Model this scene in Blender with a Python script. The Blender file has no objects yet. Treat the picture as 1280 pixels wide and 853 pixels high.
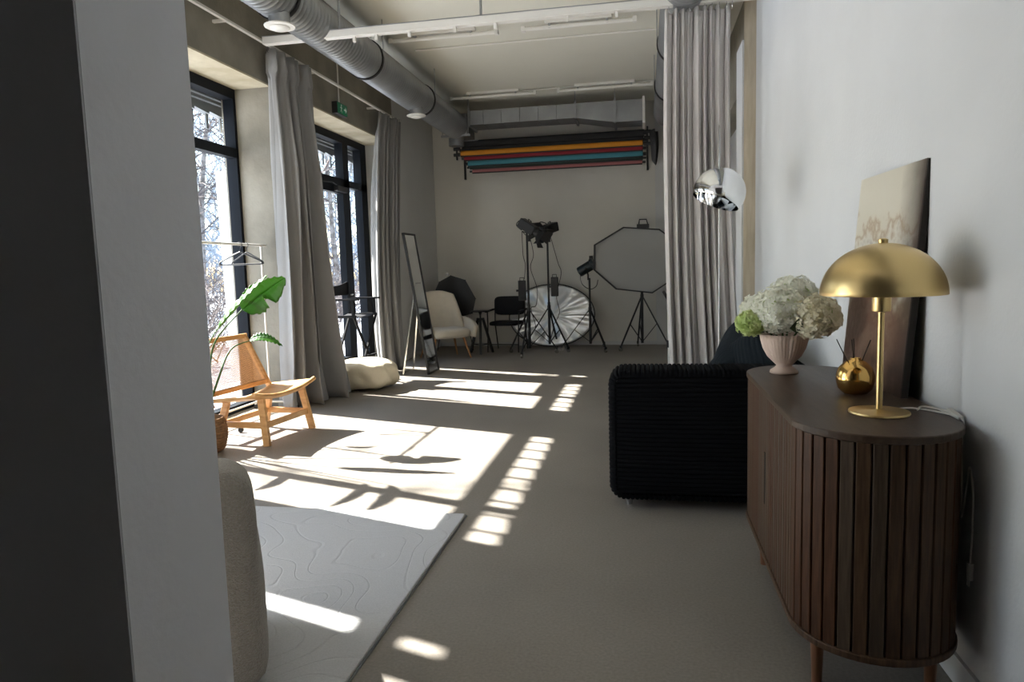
import bpy, bmesh, math, random
from math import sin, cos, pi, radians as R, sqrt, atan2
from mathutils import Vector, Matrix
random.seed(7)
SC = bpy.context.scene
COL = SC.collection

# ------------------------------------------------------------ camera
F_PX, YAW, PITCH, ROLL = 880.5, 0.18724, 0.1025, -0.02914
fw = Vector((-sin(YAW)*cos(PITCH), cos(YAW)*cos(PITCH), -sin(PITCH)))
r0 = Vector((cos(YAW), sin(YAW), 0)); u0 = r0.cross(fw)
rt = cos(ROLL)*r0 + sin(ROLL)*u0
up = -sin(ROLL)*r0 + cos(ROLL)*u0
cam = bpy.data.cameras.new('camera'); camo = bpy.data.objects.new('camera', cam); COL.objects.link(camo)
m3 = Matrix((rt, up, -fw)).transposed()
camo.matrix_world = Matrix.Translation((0, 0, 1.3)) @ m3.to_4x4()
cam.sensor_width = 36; cam.lens = F_PX*36/1280; cam.clip_start = .02; cam.clip_end = 300
SC.camera = camo

# ------------------------------------------------------------ world, sun, exposure
SUNV = Vector((1, -.34, -.842)).normalized()      # the way the sunlight travels
w = bpy.data.worlds.new('world'); SC.world = w; w.use_nodes = True
wn = w.node_tree.nodes; wn.clear()
sky = wn.new('ShaderNodeTexSky'); sky.sky_type = 'NISHITA'; sky.sun_disc = False
sky.sun_elevation = math.asin(-SUNV.z); sky.sun_rotation = atan2(-SUNV.x, -SUNV.y)
sky.air_density = 1.3; sky.dust_density = 1.2; sky.ozone_density = 2.5
bg = wn.new('ShaderNodeBackground'); wo = wn.new('ShaderNodeOutputWorld')
bg.inputs[1].default_value = 0.50
w.node_tree.links.new(sky.outputs[0], bg.inputs[0]); w.node_tree.links.new(bg.outputs[0], wo.inputs[0])
sl = bpy.data.lights.new('sun', 'SUN'); sl.energy = 38; sl.angle = R(.7); sl.color = (1, .95, .88)
so = bpy.data.objects.new('sun', sl); COL.objects.link(so)
so.rotation_euler = SUNV.to_track_quat('-Z', 'Y').to_euler(); so.location = (-9, 9, 9)
vs = SC.view_settings
vs.view_transform = 'Standard'; vs.look = 'None'; vs.gamma = 1; vs.exposure = 0.22; vs.use_curve_mapping = False
try:
    SC.cycles.max_bounces = 12; SC.cycles.diffuse_bounces = 6; SC.cycles.transparent_max_bounces = 16
except Exception: pass

# ------------------------------------------------------------ materials
MATS = {}
def mat(name, col, rough=.6, metal=0, bump=0, bscale=30, var=0, vscale=8, col2=None, spec=None, trans=0, wood=False, aniso=None, sheen=0, detail=4, fac=None):
    if name in MATS: return MATS[name]
    m = bpy.data.materials.new(name); m.use_nodes = True
    nt = m.node_tree; n = nt.nodes; l = nt.links; b = n['Principled BSDF']
    b.inputs['Roughness'].default_value = rough; b.inputs['Metallic'].default_value = metal
    if spec is not None: b.inputs['Specular IOR Level'].default_value = spec
    if sheen: b.inputs['Sheen Weight'].default_value = sheen
    b.inputs['Base Color'].default_value = (*col, 1)
    tc = n.new('ShaderNodeTexCoord'); mp = n.new('ShaderNodeMapping'); l.new(tc.outputs['Object'], mp.inputs[0])
    if wood: mp.inputs['Scale'].default_value = wood
    if var or col2:
        nz = n.new('ShaderNodeTexNoise'); nz.inputs['Scale'].default_value = vscale; nz.inputs['Detail'].default_value = detail
        l.new(mp.outputs[0], nz.inputs['Vector'])
        cr = n.new('ShaderNodeValToRGB'); l.new(nz.outputs[0], cr.inputs[0])
        c2 = col2 if col2 else tuple(min(1, c*(1+var)) for c in col); c1 = col if col2 else tuple(c*(1-var) for c in col)
        lo, hi = fac if fac else (.32, .68)
        cr.color_ramp.elements[0].position = lo; cr.color_ramp.elements[1].position = hi
        cr.color_ramp.elements[0].color = (*c1, 1); cr.color_ramp.elements[1].color = (*c2, 1)
        l.new(cr.outputs[0], b.inputs['Base Color'])
    if bump:
        nb = n.new('ShaderNodeTexNoise'); nb.inputs['Scale'].default_value = bscale; nb.inputs['Detail'].default_value = 5
        l.new(mp.outputs[0], nb.inputs['Vector'])
        bp = n.new('ShaderNodeBump'); bp.inputs['Strength'].default_value = bump; bp.inputs['Distance'].default_value = .01
        l.new(nb.outputs[0], bp.inputs['Height']); l.new(bp.outputs[0], b.inputs['Normal'])
    if trans:
        tr = n.new('ShaderNodeBsdfTranslucent'); mx = n.new('ShaderNodeMixShader'); mx.inputs[0].default_value = trans
        tr.inputs[0].default_value = (*(col2 or col), 1)
        l.new(b.outputs[0], mx.inputs[1]); l.new(tr.outputs[0], mx.inputs[2]); l.new(mx.outputs[0], n['Material Output'].inputs[0])
    MATS[name] = m; return m

mat('white_wall', (.62, .635, .65), .85, bump=.12, bscale=60, var=.03, vscale=2)
mat('back_paint', (.62, .60, .55), .9, bump=.1, bscale=60, var=.05, vscale=1.2)
mat('left_paint', (.56, .56, .55), .9, bump=.1, bscale=60, var=.04, vscale=1.5)
mat('corridor_paint', (.55, .55, .55), .9, bump=.08, bscale=60, var=.03)
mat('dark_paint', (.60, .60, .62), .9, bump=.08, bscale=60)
mat('column_paint', (.80, .80, .82), .9, bump=.1, bscale=50, var=.03, vscale=2)
mat('ceiling_paint', (.72, .70, .62), .9, bump=.1, bscale=60, var=.04, vscale=.8)
mat('concrete', (.17, .155, .125), .9, bump=.5, bscale=25, col2=(.30, .275, .225), vscale=2.2, detail=9, fac=(.3, .72))
mat('soffit', (.42, .36, .24), .85, bump=.3, bscale=20, col2=(.60, .54, .41), vscale=4, detail=8)
mat('pale_concrete', (.33, .28, .20), .9, bump=.3, bscale=20, col2=(.44, .38, .29), vscale=3, detail=8)
mat('black_frame', (.006, .008, .012), .55, spec=.12)
mat('black_metal', (.010, .010, .011), .45)
mat('black_plastic', (.013, .013, .015), .5)
mat('chair_black', (.009, .009, .011), .7, spec=.2)
mat('grey_slat', (.20, .21, .22), .5, metal=.3)
mat('galvanised', (.34, .35, .36), .42, metal=.75, bump=.1, bscale=8, var=.12, vscale=3)
mat('white_metal', (.72, .70, .66), .45)
mat('chrome', (.86, .88, .90), .06, metal=1)
mat('dull_chrome', (.55, .55, .55), .25, metal=1)
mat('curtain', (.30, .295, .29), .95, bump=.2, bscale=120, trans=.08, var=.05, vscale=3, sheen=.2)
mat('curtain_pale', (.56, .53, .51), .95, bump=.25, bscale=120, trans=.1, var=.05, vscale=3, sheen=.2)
mat('brass', (.70, .52, .24), .34, metal=1, bump=.02, bscale=200)
mat('gold', (.83, .52, .17), .12, metal=1)
mat('walnut', (.044, .024, .013), .5, spec=.2, bump=.15, bscale=40, col2=(.098, .056, .032), vscale=9, wood=(9, 9, .7), detail=8)
mat('walnut2', (.040, .017, .008), .5, spec=.2, bump=.15, bscale=40, col2=(.090, .038, .018), vscale=9, wood=(9, 9, .7), detail=8)
mat('walnut3', (.048, .032, .021), .5, spec=.2, bump=.15, bscale=40, col2=(.092, .064, .044), vscale=9, wood=(9, 9, .7), detail=8)
mat('walnut_top', (.050, .031, .020), .42, spec=.25, bump=.1, bscale=40, col2=(.075, .050, .034), vscale=5, wood=(9, .9, 9), detail=8)
mat('walnut_leg', (.13, .055, .025), .4, bump=.1, bscale=40, col2=(.2, .09, .045), vscale=5, wood=(9, 9, .9))
mat('dark_gap', (.012, .008, .006), .8)
mat('oak', (.50, .26, .09), .45, bump=.1, bscale=30, col2=(.66, .38, .16), vscale=6, wood=(1.5, 1.5, 8))
mat('cane', (.62, .40, .20), .6, trans=.25, var=.12, vscale=40)
mat('wicker', (.22, .11, .045), .7, bump=.4, bscale=60, var=.3, vscale=40)
mat('soil', (.03, .02, .013), .95, bump=.8, bscale=60)
mat('leaf', (.03, .11, .010), .32, col2=(.075, .22, .022), vscale=5, trans=.4, bump=.1, bscale=30)
mat('stalk', (.05, .11, .02), .5)
mat('boucle', (.40, .36, .30), .98, bump=1.2, bscale=180, var=.12, vscale=120, sheen=.4)
mat('boucle_white', (.62, .55, .44), .95, bump=.6, bscale=120, var=.05, sheen=.3)
mat('canvas', (.74, .66, .50), .9, bump=.4, bscale=40, var=.05)
mat('corduroy', (.003, .0034, .0046), .95, bump=.25, bscale=150, spec=.12)
mat('corduroy_blue', (.012, .017, .022), .95, bump=.25, bscale=150, spec=.15)
mat('vase', (.60, .46, .38), .7, bump=.15, bscale=120, var=.05)
mat('petal', (.80, .80, .68), .6, col2=(.88, .88, .80), vscale=9, trans=.3)
mat('petal_green', (.34, .50, .10), .6, col2=(.74, .80, .42), vscale=14, trans=.3)
mat('petal_cream', (.72, .66, .46), .6, col2=(.86, .82, .66), vscale=9, trans=.3)
mat('dark_leaf', (.02, .06, .012), .5)
mat('reed', (.02, .014, .01), .7)
mat('cord_clear', (.62, .60, .56), .35)
mat('cord_black', (.012, .012, .012), .5)
mat('silver', (.72, .74, .76), .33, metal=.9, bump=.9, bscale=5)
mat('softbox_cloth', (.36, .36, .35), .9, bump=.2, bscale=6, trans=.1)
mat('green_sign', (.01, .22, .10), .4)
mat('sign_white', (.75, .85, .78), .5)
mat('paper_black', (.012, .012, .013), .8)
mat('paper_orange', (.60, .235, .015), .8)
mat('paper_red', (.23, .012, .022), .8)
mat('paper_teal', (.05, .21, .27), .8)
mat('paper_pink', (.33, .12, .12), .8)
mat('paper_dark', (.02, .03, .022), .8)
mat('snow', (.80, .83, .88), .8, bump=.5, bscale=3)
mat('bark', (.10, .085, .075), .9, col2=(.34, .32, .31), vscale=7, bump=.4, bscale=20)
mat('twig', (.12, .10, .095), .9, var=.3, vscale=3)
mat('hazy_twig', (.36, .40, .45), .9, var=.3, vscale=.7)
mat('streak_sheet', (.85, .87, .88), .9, trans=.7)
mat('rubber', (.02, .02, .02), .7)
mat('legwood', (.36, .17, .06), .5, var=.15)
mat('nozzle', (.02, .03, .036), .35, metal=.3)

# floor: ground concrete with fine speckle
def floor_mat():
    m = bpy.data.materials.new('floor_concrete'); m.use_nodes = True; nt = m.node_tree; n = nt.nodes; l = nt.links; b = n['Principled BSDF']
    tc = n.new('ShaderNodeTexCoord')
    a = n.new('ShaderNodeTexNoise'); a.inputs['Scale'].default_value = .8; a.inputs['Detail'].default_value = 8; l.new(tc.outputs['Object'], a.inputs[0])
    c = n.new('ShaderNodeTexNoise'); c.inputs['Scale'].default_value = 90; c.inputs['Detail'].default_value = 3; l.new(tc.outputs['Object'], c.inputs[0])
    r1 = n.new('ShaderNodeValToRGB'); r1.color_ramp.elements[0].position = .3; r1.color_ramp.elements[1].position = .7
    r1.color_ramp.elements[0].color = (.235, .208, .175, 1); r1.color_ramp.elements[1].color = (.305, .272, .232, 1); l.new(a.outputs[0], r1.inputs[0])
    r2 = n.new('ShaderNodeValToRGB'); r2.color_ramp.elements[0].position = .3; r2.color_ramp.elements[1].position = .7
    r2.color_ramp.elements[0].color = (.78, .78, .78, 1); r2.color_ramp.elements[1].color = (1, 1, 1, 1); l.new(c.outputs[0], r2.inputs[0])
    mx = n.new('ShaderNodeMix'); mx.data_type = 'RGBA'; mx.blend_type = 'MULTIPLY'; mx.inputs[0].default_value = 1
    l.new(r1.outputs[0], mx.inputs[6]); l.new(r2.outputs[0], mx.inputs[7]); l.new(mx.outputs[2], b.inputs['Base Color'])
    b.inputs['Roughness'].default_value = .55
    bp = n.new('ShaderNodeBump'); bp.inputs['Strength'].default_value = .15; bp.inputs['Distance'].default_value = .004
    l.new(c.outputs[0], bp.inputs['Height']); l.new(bp.outputs[0], b.inputs['Normal'])
    MATS['floor'] = m
floor_mat()
def rug_mat():
    m = bpy.data.materials.new('rug_pile'); m.use_nodes = True; nt = m.node_tree; n = nt.nodes; l = nt.links; b = n['Principled BSDF']
    tc = n.new('ShaderNodeTexCoord')
    wv = n.new('ShaderNodeTexNoise'); wv.inputs['Scale'].default_value = 1.6; wv.inputs['Detail'].default_value = 1; l.new(tc.outputs['Object'], wv.inputs[0])
    mu = n.new('ShaderNodeMath'); mu.operation = 'MULTIPLY'; mu.inputs[1].default_value = 15; l.new(wv.outputs[0], mu.inputs[0])
    fr = n.new('ShaderNodeMath'); fr.operation = 'FRACT'; l.new(mu.outputs[0], fr.inputs[0])
    su = n.new('ShaderNodeMath'); su.operation = 'SUBTRACT'; su.inputs[1].default_value = .5; l.new(fr.outputs[0], su.inputs[0])
    ab = n.new('ShaderNodeMath'); ab.operation = 'ABSOLUTE'; l.new(su.outputs[0], ab.inputs[0])
    rp = n.new('ShaderNodeValToRGB'); rp.color_ramp.elements[0].position = 0; rp.color_ramp.elements[1].position = .07; l.new(ab.outputs[0], rp.inputs[0])
    nz = n.new('ShaderNodeTexNoise'); nz.inputs['Scale'].default_value = 160; l.new(tc.outputs['Object'], nz.inputs[0])
    ad = n.new('ShaderNodeMath'); ad.operation = 'MULTIPLY_ADD'; ad.inputs[1].default_value = .45; l.new(nz.outputs[0], ad.inputs[0]); l.new(rp.outputs[0], ad.inputs[2])
    bp = n.new('ShaderNodeBump'); bp.inputs['Strength'].default_value = .4; bp.inputs['Distance'].default_value = .005
    l.new(ad.outputs[0], bp.inputs['Height']); l.new(bp.outputs[0], b.inputs['Normal'])
    r2 = n.new('ShaderNodeValToRGB'); r2.color_ramp.elements[0].color = (.40, .40, .40, 1); r2.color_ramp.elements[1].color = (.56, .56, .56, 1)
    l.new(nz.outputs[0], r2.inputs[0]); l.new(r2.outputs[0], b.inputs['Base Color']); b.inputs['Roughness'].default_value = .98
    b.inputs['Sheen Weight'].default_value = .3
    MATS['rug'] = m
rug_mat()
def glass_mat():
    m = bpy.data.materials.new('glass'); m.use_nodes = True; nt = m.node_tree; n = nt.nodes; l = nt.links
    n.remove(n['Principled BSDF'])
    t = n.new('ShaderNodeBsdfTransparent'); t.inputs[0].default_value = (.93, .96, .97, 1)
    g = n.new('ShaderNodeBsdfGlossy'); g.inputs['Roughness'].default_value = .01
    lw = n.new('ShaderNodeLayerWeight'); pw = n.new('ShaderNodeMath'); pw.operation = 'POWER'; pw.inputs[1].default_value = 5; l.new(lw.outputs['Facing'], pw.inputs[0])
    fz = n.new('ShaderNodeMath'); fz.operation = 'MULTIPLY_ADD'; fz.inputs[1].default_value = .9; fz.inputs[2].default_value = .035; l.new(pw.outputs[0], fz.inputs[0])
    mx = n.new('ShaderNodeMixShader'); l.new(fz.outputs[0], mx.inputs[0]); l.new(t.outputs[0], mx.inputs[1]); l.new(g.outputs[0], mx.inputs[2])
    l.new(mx.outputs[0], n['Material Output'].inputs[0]); MATS['glass'] = m
glass_mat()
def art_mat():
    m = bpy.data.materials.new('painted_canvas'); m.use_nodes = True; nt = m.node_tree; n = nt.nodes; l = nt.links; b = n['Principled BSDF']
    tc = n.new('ShaderNodeTexCoord'); sp = n.new('ShaderNodeSeparateXYZ'); l.new(tc.outputs['Object'], sp.inputs[0])
    nz = n.new('ShaderNodeTexNoise'); nz.inputs['Scale'].default_value = 5; nz.inputs['Detail'].default_value = 9; l.new(tc.outputs['Object'], nz.inputs[0])
    # cream with brown clouds above, copper brown below, a dark streaky margin on one side
    def M_(op, a, b_, c_=None):
        q = n.new('ShaderNodeMath'); q.operation = op
        for k, v_ in enumerate((a, b_, c_)):
            if v_ is None: continue
            if isinstance(v_, (int, float)): q.inputs[k].default_value = v_
            else: l.new(v_, q.inputs[k])
        return q.outputs[0]
    n2 = n.new('ShaderNodeTexNoise'); n2.inputs['Scale'].default_value = 14; n2.inputs['Detail'].default_value = 8; l.new(tc.outputs['Object'], n2.inputs[0])
    h = M_('MULTIPLY_ADD', nz.outputs[0], .6, sp.outputs[2]); h = M_('MULTIPLY_ADD', n2.outputs[0], .55, h); h = M_('ADD', h, -.22)
    edge = M_('MULTIPLY_ADD', sp.outputs[1], 5.0, 1.42); edge = M_('MULTIPLY_ADD', n2.outputs[0], .35, edge); edge = M_('MINIMUM', edge, 1.0); edge = M_('MAXIMUM', edge, .0)
    cr = n.new('ShaderNodeValToRGB'); l.new(h, cr.inputs[0]); e = cr.color_ramp.elements
    e[0].position = .3; e[0].color = (.05, .026, .018, 1); e[1].position = 1.0; e[1].color = (.66, .62, .52, 1)
    for p, c in ((.42, (.15, .085, .055, 1)), (.52, (.22, .14, .10, 1)), (.60, (.16, .08, .055, 1)), (.68, (.27, .19, .13, 1)), (.76, (.42, .37, .30, 1)), (.86, (.68, .65, .57, 1)), (.93, (.46, .36, .25, 1))):
        q = e.new(p); q.color = c
    mx = n.new('ShaderNodeMix'); mx.data_type = 'RGBA'; mx.inputs[6].default_value = (.045, .028, .022, 1)
    l.new(edge, mx.inputs[0]); l.new(cr.outputs[0], mx.inputs[7]); l.new(mx.outputs[2], b.inputs['Base Color'])
    b.inputs['Roughness'].default_value = .3
    bp = n.new('ShaderNodeBump'); bp.inputs['Strength'].default_value = .3; bp.inputs['Distance'].default_value = .004; l.new(nz.outputs[0], bp.inputs['Height']); l.new(bp.outputs[0], b.inputs['Normal'])
    MATS['art'] = m
art_mat()

# ------------------------------------------------------------ mesh builder
class MB:
    def __init__(s): s.v = []; s.f = []
    def add(s, vs, fs):
        o = len(s.v); s.v += [tuple(p) for p in vs]; s.f += [tuple(i+o for i in f) for f in fs]; return s
    def box(s, x0, y0, z0, x1, y1, z1):
        v = [(x, y, z) for z in (z0, z1) for y in (y0, y1) for x in (x0, x1)]
        return s.add(v, [(0,2,3,1),(4,5,7,6),(0,1,5,4),(2,6,7,3),(0,4,6,2),(1,3,7,5)])
    def bar(s, a, b, wd, ht, upv=(0,0,1)):
        a = Vector(a); b = Vector(b); d = (b-a).normalized(); u = Vector(upv)
        if abs(d.dot(u)) > .98: u = Vector((1,0,0))
        r = d.cross(u).normalized(); u = r.cross(d).normalized()
        v = [p + r*i*wd/2 + u*j*ht/2 for p in (a, b) for i, j in ((-1,-1),(1,-1),(1,1),(-1,1))]
        return s.add(v, [(3,2,1,0),(4,5,6,7),(0,1,5,4),(1,2,6,5),(2,3,7,6),(3,0,4,7)])
    def tube(s, pts, rad, n=8, cap=True):
        P = [Vector(p) for p in pts]; k = len(P); rs = rad if isinstance(rad, (list, tuple)) else [rad]*k
        T = [((P[min(i+1,k-1)]-P[max(i-1,0)]).normalized()) for i in range(k)]
        u = Vector((0,0,1)) if abs(T[0].z) < .9 else Vector((1,0,0)); vs = []; 
        u = (u - T[0]*u.dot(T[0])).normalized()
        for i in range(k):
            u = u - T[i]*u.dot(T[i])
            u = u.normalized() if u.length > 1e-6 else T[i].orthogonal().normalized()
            w_ = T[i].cross(u)
            for j in range(n):
                a = 2*pi*j/n; vs.append(P[i] + (u*cos(a)+w_*sin(a))*rs[i])
        fs = [(i*n+j, i*n+(j+1)%n, (i+1)*n+(j+1)%n, (i+1)*n+j) for i in range(k-1) for j in range(n)]
        if cap: fs += [tuple(range(n-1,-1,-1)), tuple((k-1)*n+j for j in range(n))]
        return s.add(vs, fs)
    def lathe(s, prof, n=32, c=(0,0,0), flute=None, M=None):
        vs = []; k = len(prof)
        for r, z in prof:
            for j in range(n):
                a = 2*pi*j/n; rr = r*(flute(a, z) if flute else 1)
                p = Vector((rr*cos(a), rr*sin(a), z))
                if M: p = M @ p
                vs.append(p + Vector(c))
        fs = [(i*n+j, i*n+(j+1)%n, (i+1)*n+(j+1)%n, (i+1)*n+j) for i in range(k-1) for j in range(n)]
        fs += [tuple(range(n-1,-1,-1)), tuple((k-1)*n+j for j in range(n))]
        return s.add(vs, fs)
    def prism(s, poly, z0, z1):
        n = len(poly)
        return s.add([(x,y,z0) for x,y in poly]+[(x,y,z1) for x,y in poly],
            [tuple(range(n-1,-1,-1)), tuple(range(n,2*n))]+[(i,(i+1)%n,n+(i+1)%n,n+i) for i in range(n)])
    def ell(s, c, r, n=16, m=10, M=None, fn=None):
        vs = []
        for i in range(1, m):
            t = pi*i/m
            for j in range(n):
                a = 2*pi*j/n; d = Vector((sin(t)*cos(a), sin(t)*sin(a), cos(t)))
                if fn: d = d*fn(d)
                p = Vector((d.x*r[0], d.y*r[1], d.z*r[2]))
                vs.append((M @ p if M else p) + Vector(c))
        for zz in (1, -1):
            p = Vector((0,0,zz*r[2])); vs.append((M @ p if M else p) + Vector(c))
        fs = [(i*n+j, (i+1)*n+j, (i+1)*n+(j+1)%n, i*n+(j+1)%n) for i in range(m-2) for j in range(n)]
        T = (m-1)*n; fs += [(T, j, (j+1)%n) for j in range(n)] + [(T+1, (m-2)*n+(j+1)%n, (m-2)*n+j) for j in range(n)]
        return s.add(vs, fs)
    def grid(s, fn, nu, nv, closeu=False):
        vs = [fn(i/nu, j/nv) for j in range(nv+1) for i in range(nu+1)]
        k = nu+1
        return s.add(vs, [(j*k+i, j*k+i+1, (j+1)*k+i+1, (j+1)*k+i) for j in range(nv) for i in range(nu)])
    def obj(s, name, m, parent=None, smooth=False, bevel=0, solid=0, sub=0, ang=None):
        me = bpy.data.meshes.new(name); me.from_pydata(s.v, [], s.f); me.update()
        bm = bmesh.new(); bm.from_mesh(me); bmesh.ops.recalc_face_normals(bm, faces=bm.faces) if not solid else None; bm.to_mesh(me); bm.free()
        if smooth:
            for p in me.polygons: p.use_smooth = True
            try: me.set_sharp_from_angle(angle=ang or R(50))
            except Exception: pass
        me.materials.append(MATS[m] if isinstance(m, str) else m)
        o = bpy.data.objects.new(name, me); COL.objects.link(o)
        if parent: o.parent = parent
        if solid: q = o.modifiers.new('solid', 'SOLIDIFY'); q.thickness = solid
        if bevel: q = o.modifiers.new('bevel', 'BEVEL'); q.width = bevel; q.segments = 2; q.limit_method = 'ANGLE'
        if sub: q = o.modifiers.new('sub', 'SUBSURF'); q.levels = sub; q.render_levels = sub
        return o
def B(*a): return MB().box(*a)
def thing(name, label, cat, loc=(0,0,0), rz=0, group=None):
    o = bpy.data.objects.new(name, None); COL.objects.link(o); o.location = loc; o.rotation_euler = (0,0,rz)
    o.empty_display_size = .1
    return tag(o, label, cat, group)
def tag(o, label, cat, group=None):
    o['label'] = label; o['category'] = cat
    if group: o['group'] = group
    return o
def struct(o): o['kind'] = 'structure'; return o
def stuff(o): o['kind'] = 'stuff'; return o
def copy_tree(o, loc=None, rz=None, label=None):
    def kids(p): return [x for x in COL.objects if x.parent == p]
    def rec(q, par):
        c = q.copy(); COL.objects.link(c); c.parent = par
        for k in kids(q): rec(k, c)
        return c
    c = rec(o, None)
    if loc is not None: c.location = loc
    if rz is not None: c.rotation_euler = (0,0,rz)
    if label: c['label'] = label
    return c
def smooth_pts(P, n=8):
    P = [Vector(p) for p in P]; out = []
    for i in range(len(P)-1):
        a = P[max(i-1,0)]; b = P[i]; c = P[i+1]; d = P[min(i+2,len(P)-1)]
        for j in range(n):
            t = j/n; out.append(.5*((2*b)+(c-a)*t+(2*a-5*b+4*c-d)*t*t+(3*b-a-3*c+d)*t**3))
    out.append(P[-1]); return out

# ------------------------------------------------------------ the shell
XL, XG, XR, YB, ZC = -3.47, -3.85, .93, 11.68, 3.88
WT = .62      # left wall thickness towards outside
struct(B(-3.47, -3, -.1, 1.6, YB, 0).obj('floor', 'floor'))
struct(B(-4.1, -3.2, ZC, 1.8, YB+.2, ZC+.2).obj('ceiling', 'ceiling_paint'))
struct(B(-4.1, YB, -.1, 1.8, YB+.2, ZC).obj('wall_back', 'back_paint'))
# left wall: concrete pillars and lintel beam, painted beyond the door
wl = thing('wall_left', '', ''); del wl['label']; del wl['category']; struct(wl)
def P_(name, m, *a, bevel=0, parent=wl): return B(*a).obj(name, m, parent, bevel=bevel)
XO = -4.0
P_('pillar', 'left_paint', XO, 1.28, 0, XL, 1.45, 3.09)
P_('pillar', 'concrete', XO, 3.36, 0, XL, 4.08, 3.09)
P_('pillar', 'concrete', XO, 6.38, 0, XL, 7.2, 3.09)
P_('painted_wall', 'left_paint', XO, 9.62, 0, XL, YB, 3.09)
P_('painted_wall', 'left_paint', XO, 9.71, 3.09, XL, YB, ZC)
P_('lintel_beam', 'concrete', XO, 1.28, 3.10, XL+.001, 9.71, 3.75)
P_('lintel_soffit', 'soffit', XO, 1.28, 3.085, XL, 9.71, 3.10)
P_('upper_strip', 'back_paint', XO, 1.28, 3.75, XL-.02, 9.71, ZC)
for y0, y1 in ((1.45,3.36),(4.08,6.38),(7.2,9.62)):
    P_('window_sill', 'pale_concrete', XO, y0, -.1, XL, y1, 0)
# right wall: white near wall, concrete pillar, white trim, recessed far wall under a beam
wr = thing('wall_right', '', ''); del wr['label']; del wr['category']; struct(wr)
P_('near_wall', 'white_wall', XR, -3, 0, 1.6, 6.32, ZC, parent=wr)
P_('pillar', 'pale_concrete', XR+.004, 6.32, 0, 1.6, 7.08, ZC, parent=wr)
P_('far_wall', 'left_paint', 1.22, 7.5, 0, 1.6, YB, 3.05, parent=wr)
P_('lintel_beam', 'concrete', 1.0, 7.5, 3.05, 1.6, YB, ZC, parent=wr)
struct(B(XR-.012, 7.08, 0, 1.6, 7.5, 3.35).obj('trim_1', 'white_wall')); 
P_('beam_end', 'concrete', 1.0, 7.08, 3.35, 1.6, 7.5, ZC, parent=wr)
# thin pilaster on the back wall
struct(B(.19, YB-.05, 0, 1.22, YB, ZC).obj('trim_2', 'left_paint'))
# cross wall with the opening the photographer stands in; dim corridor behind
wf = thing('wall_front', '', ''); del wf['label']; del wf['category']; struct(wf)
P_('jamb', 'column_paint', -1.1, 1.002, 0, -.865, 1.279, ZC, parent=wf)
P_('partition', 'column_paint', XL, 1.002, 0, -1.1, 1.279, ZC, parent=wf)
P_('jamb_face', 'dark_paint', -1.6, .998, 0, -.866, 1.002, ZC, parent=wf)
P_('lintel', 'column_paint', -.865, 1.0, 2.75, XR, 1.279, ZC, parent=wf)
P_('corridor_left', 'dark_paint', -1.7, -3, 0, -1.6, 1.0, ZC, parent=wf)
P_('corridor_back', 'corridor_paint', -1.6, -3.1, 0, XR, -3, ZC, parent=wf)
# baseboards
struct(B(XL, 9.75, 0, XL+.012, YB, .07).obj('baseboard_left', 'left_paint'))
struct(B(XL+.012, YB-.012, 0, .19, YB, .06).obj('baseboard_back', 'left_paint'))
struct(B(XR-.012, 1.3, 0, XR, 6.3, .09).obj('baseboard_right', 'white_wall'))

# ------------------------------------------------------------ windows
XF0, XF1 = -3.96, -3.85
def pane_(a, z0, b, z1): return MB().add([(-3.91,a,z0),(-3.91,b,z0),(-3.91,b,z1),(-3.91,a,z1)], [(0,1,2,3)])
def window(name, y0, y1, posts, panes, sills=True):
    """posts: [(a,b)], panes: [(a,b,door)]"""
    w = bpy.data.objects.new(name, None); COL.objects.link(w); struct(w)
    B(XF0, y0, 2.99, XF1, y1, 3.085).obj('head_rail', 'black_frame', w)
    B(XF0, y0, 0, XF1, y1, .07).obj('bottom_rail', 'black_frame', w)
    B(XF0+.02, y0, 2.435, XF1, y1, 2.525).obj('transom', 'black_frame', w)
    for a, b in posts: B(XF0, a, .07, XF1, b, 2.99).obj('post', 'black_frame', w)
    for a, b, dr in panes:
        pane_(a, 2.525, b, 2.99).obj('pane', 'glass', w)
        if dr:
            d = B(-3.93, a, .08, XF1+.01, a+.07, 2.43); d.box(-3.93, b-.07, .08, XF1+.01, b, 2.43); d.box(-3.93, a+.07, .08, XF1+.01, b-.07, .2); d.box(-3.93, a+.07, 2.33, XF1+.01, b-.07, 2.43)
            L = d.obj('door_leaf', 'black_frame', w)
            pane_(a+.07, .2, b-.07, 2.33).obj('pane', 'glass', L)
            B(XF1+.01, a+.45, 2.34, XF1+.07, b-.04, 2.41).obj('door_closer', 'black_plastic', L, bevel=.008)
            MB().tube([(XF1+.03, a+.5, 2.42),(XF1+.09, a+.25, 2.425),(XF1+.03, a+.05, 2.42)], .008, 6).obj('closer_arm', 'black_plastic', L)
            MB().tube([(XF1+.01, b-.035, 1.02),(XF1+.06, b-.035, 1.02),(XF1+.06, b-.17, 1.02)], .01, 8).obj('handle', 'dull_chrome', L)
        else:
            pane_(a, .07, b, 2.435).obj('pane', 'glass', w)
    return w
window('window_1', 1.45, 3.36, [(1.45,1.5),(2.3,2.36),(3.09,3.21),(3.33,3.36)], [(1.5,2.3,0),(2.36,3.09,0),(3.21,3.33,0)])
window('window_2', 4.08, 6.38, [(4.08,4.13),(4.64,4.71),(6.34,6.38)], [(4.13,4.64,0),(4.71,6.34,0)])
window('door_1', 7.2, 9.62, [(7.2,7.25),(7.97,8.03),(8.83,9.0),(9.42,9.62)], [(7.25,7.97,0),(8.03,8.83,1),(9.0,9.42,0)])
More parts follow.
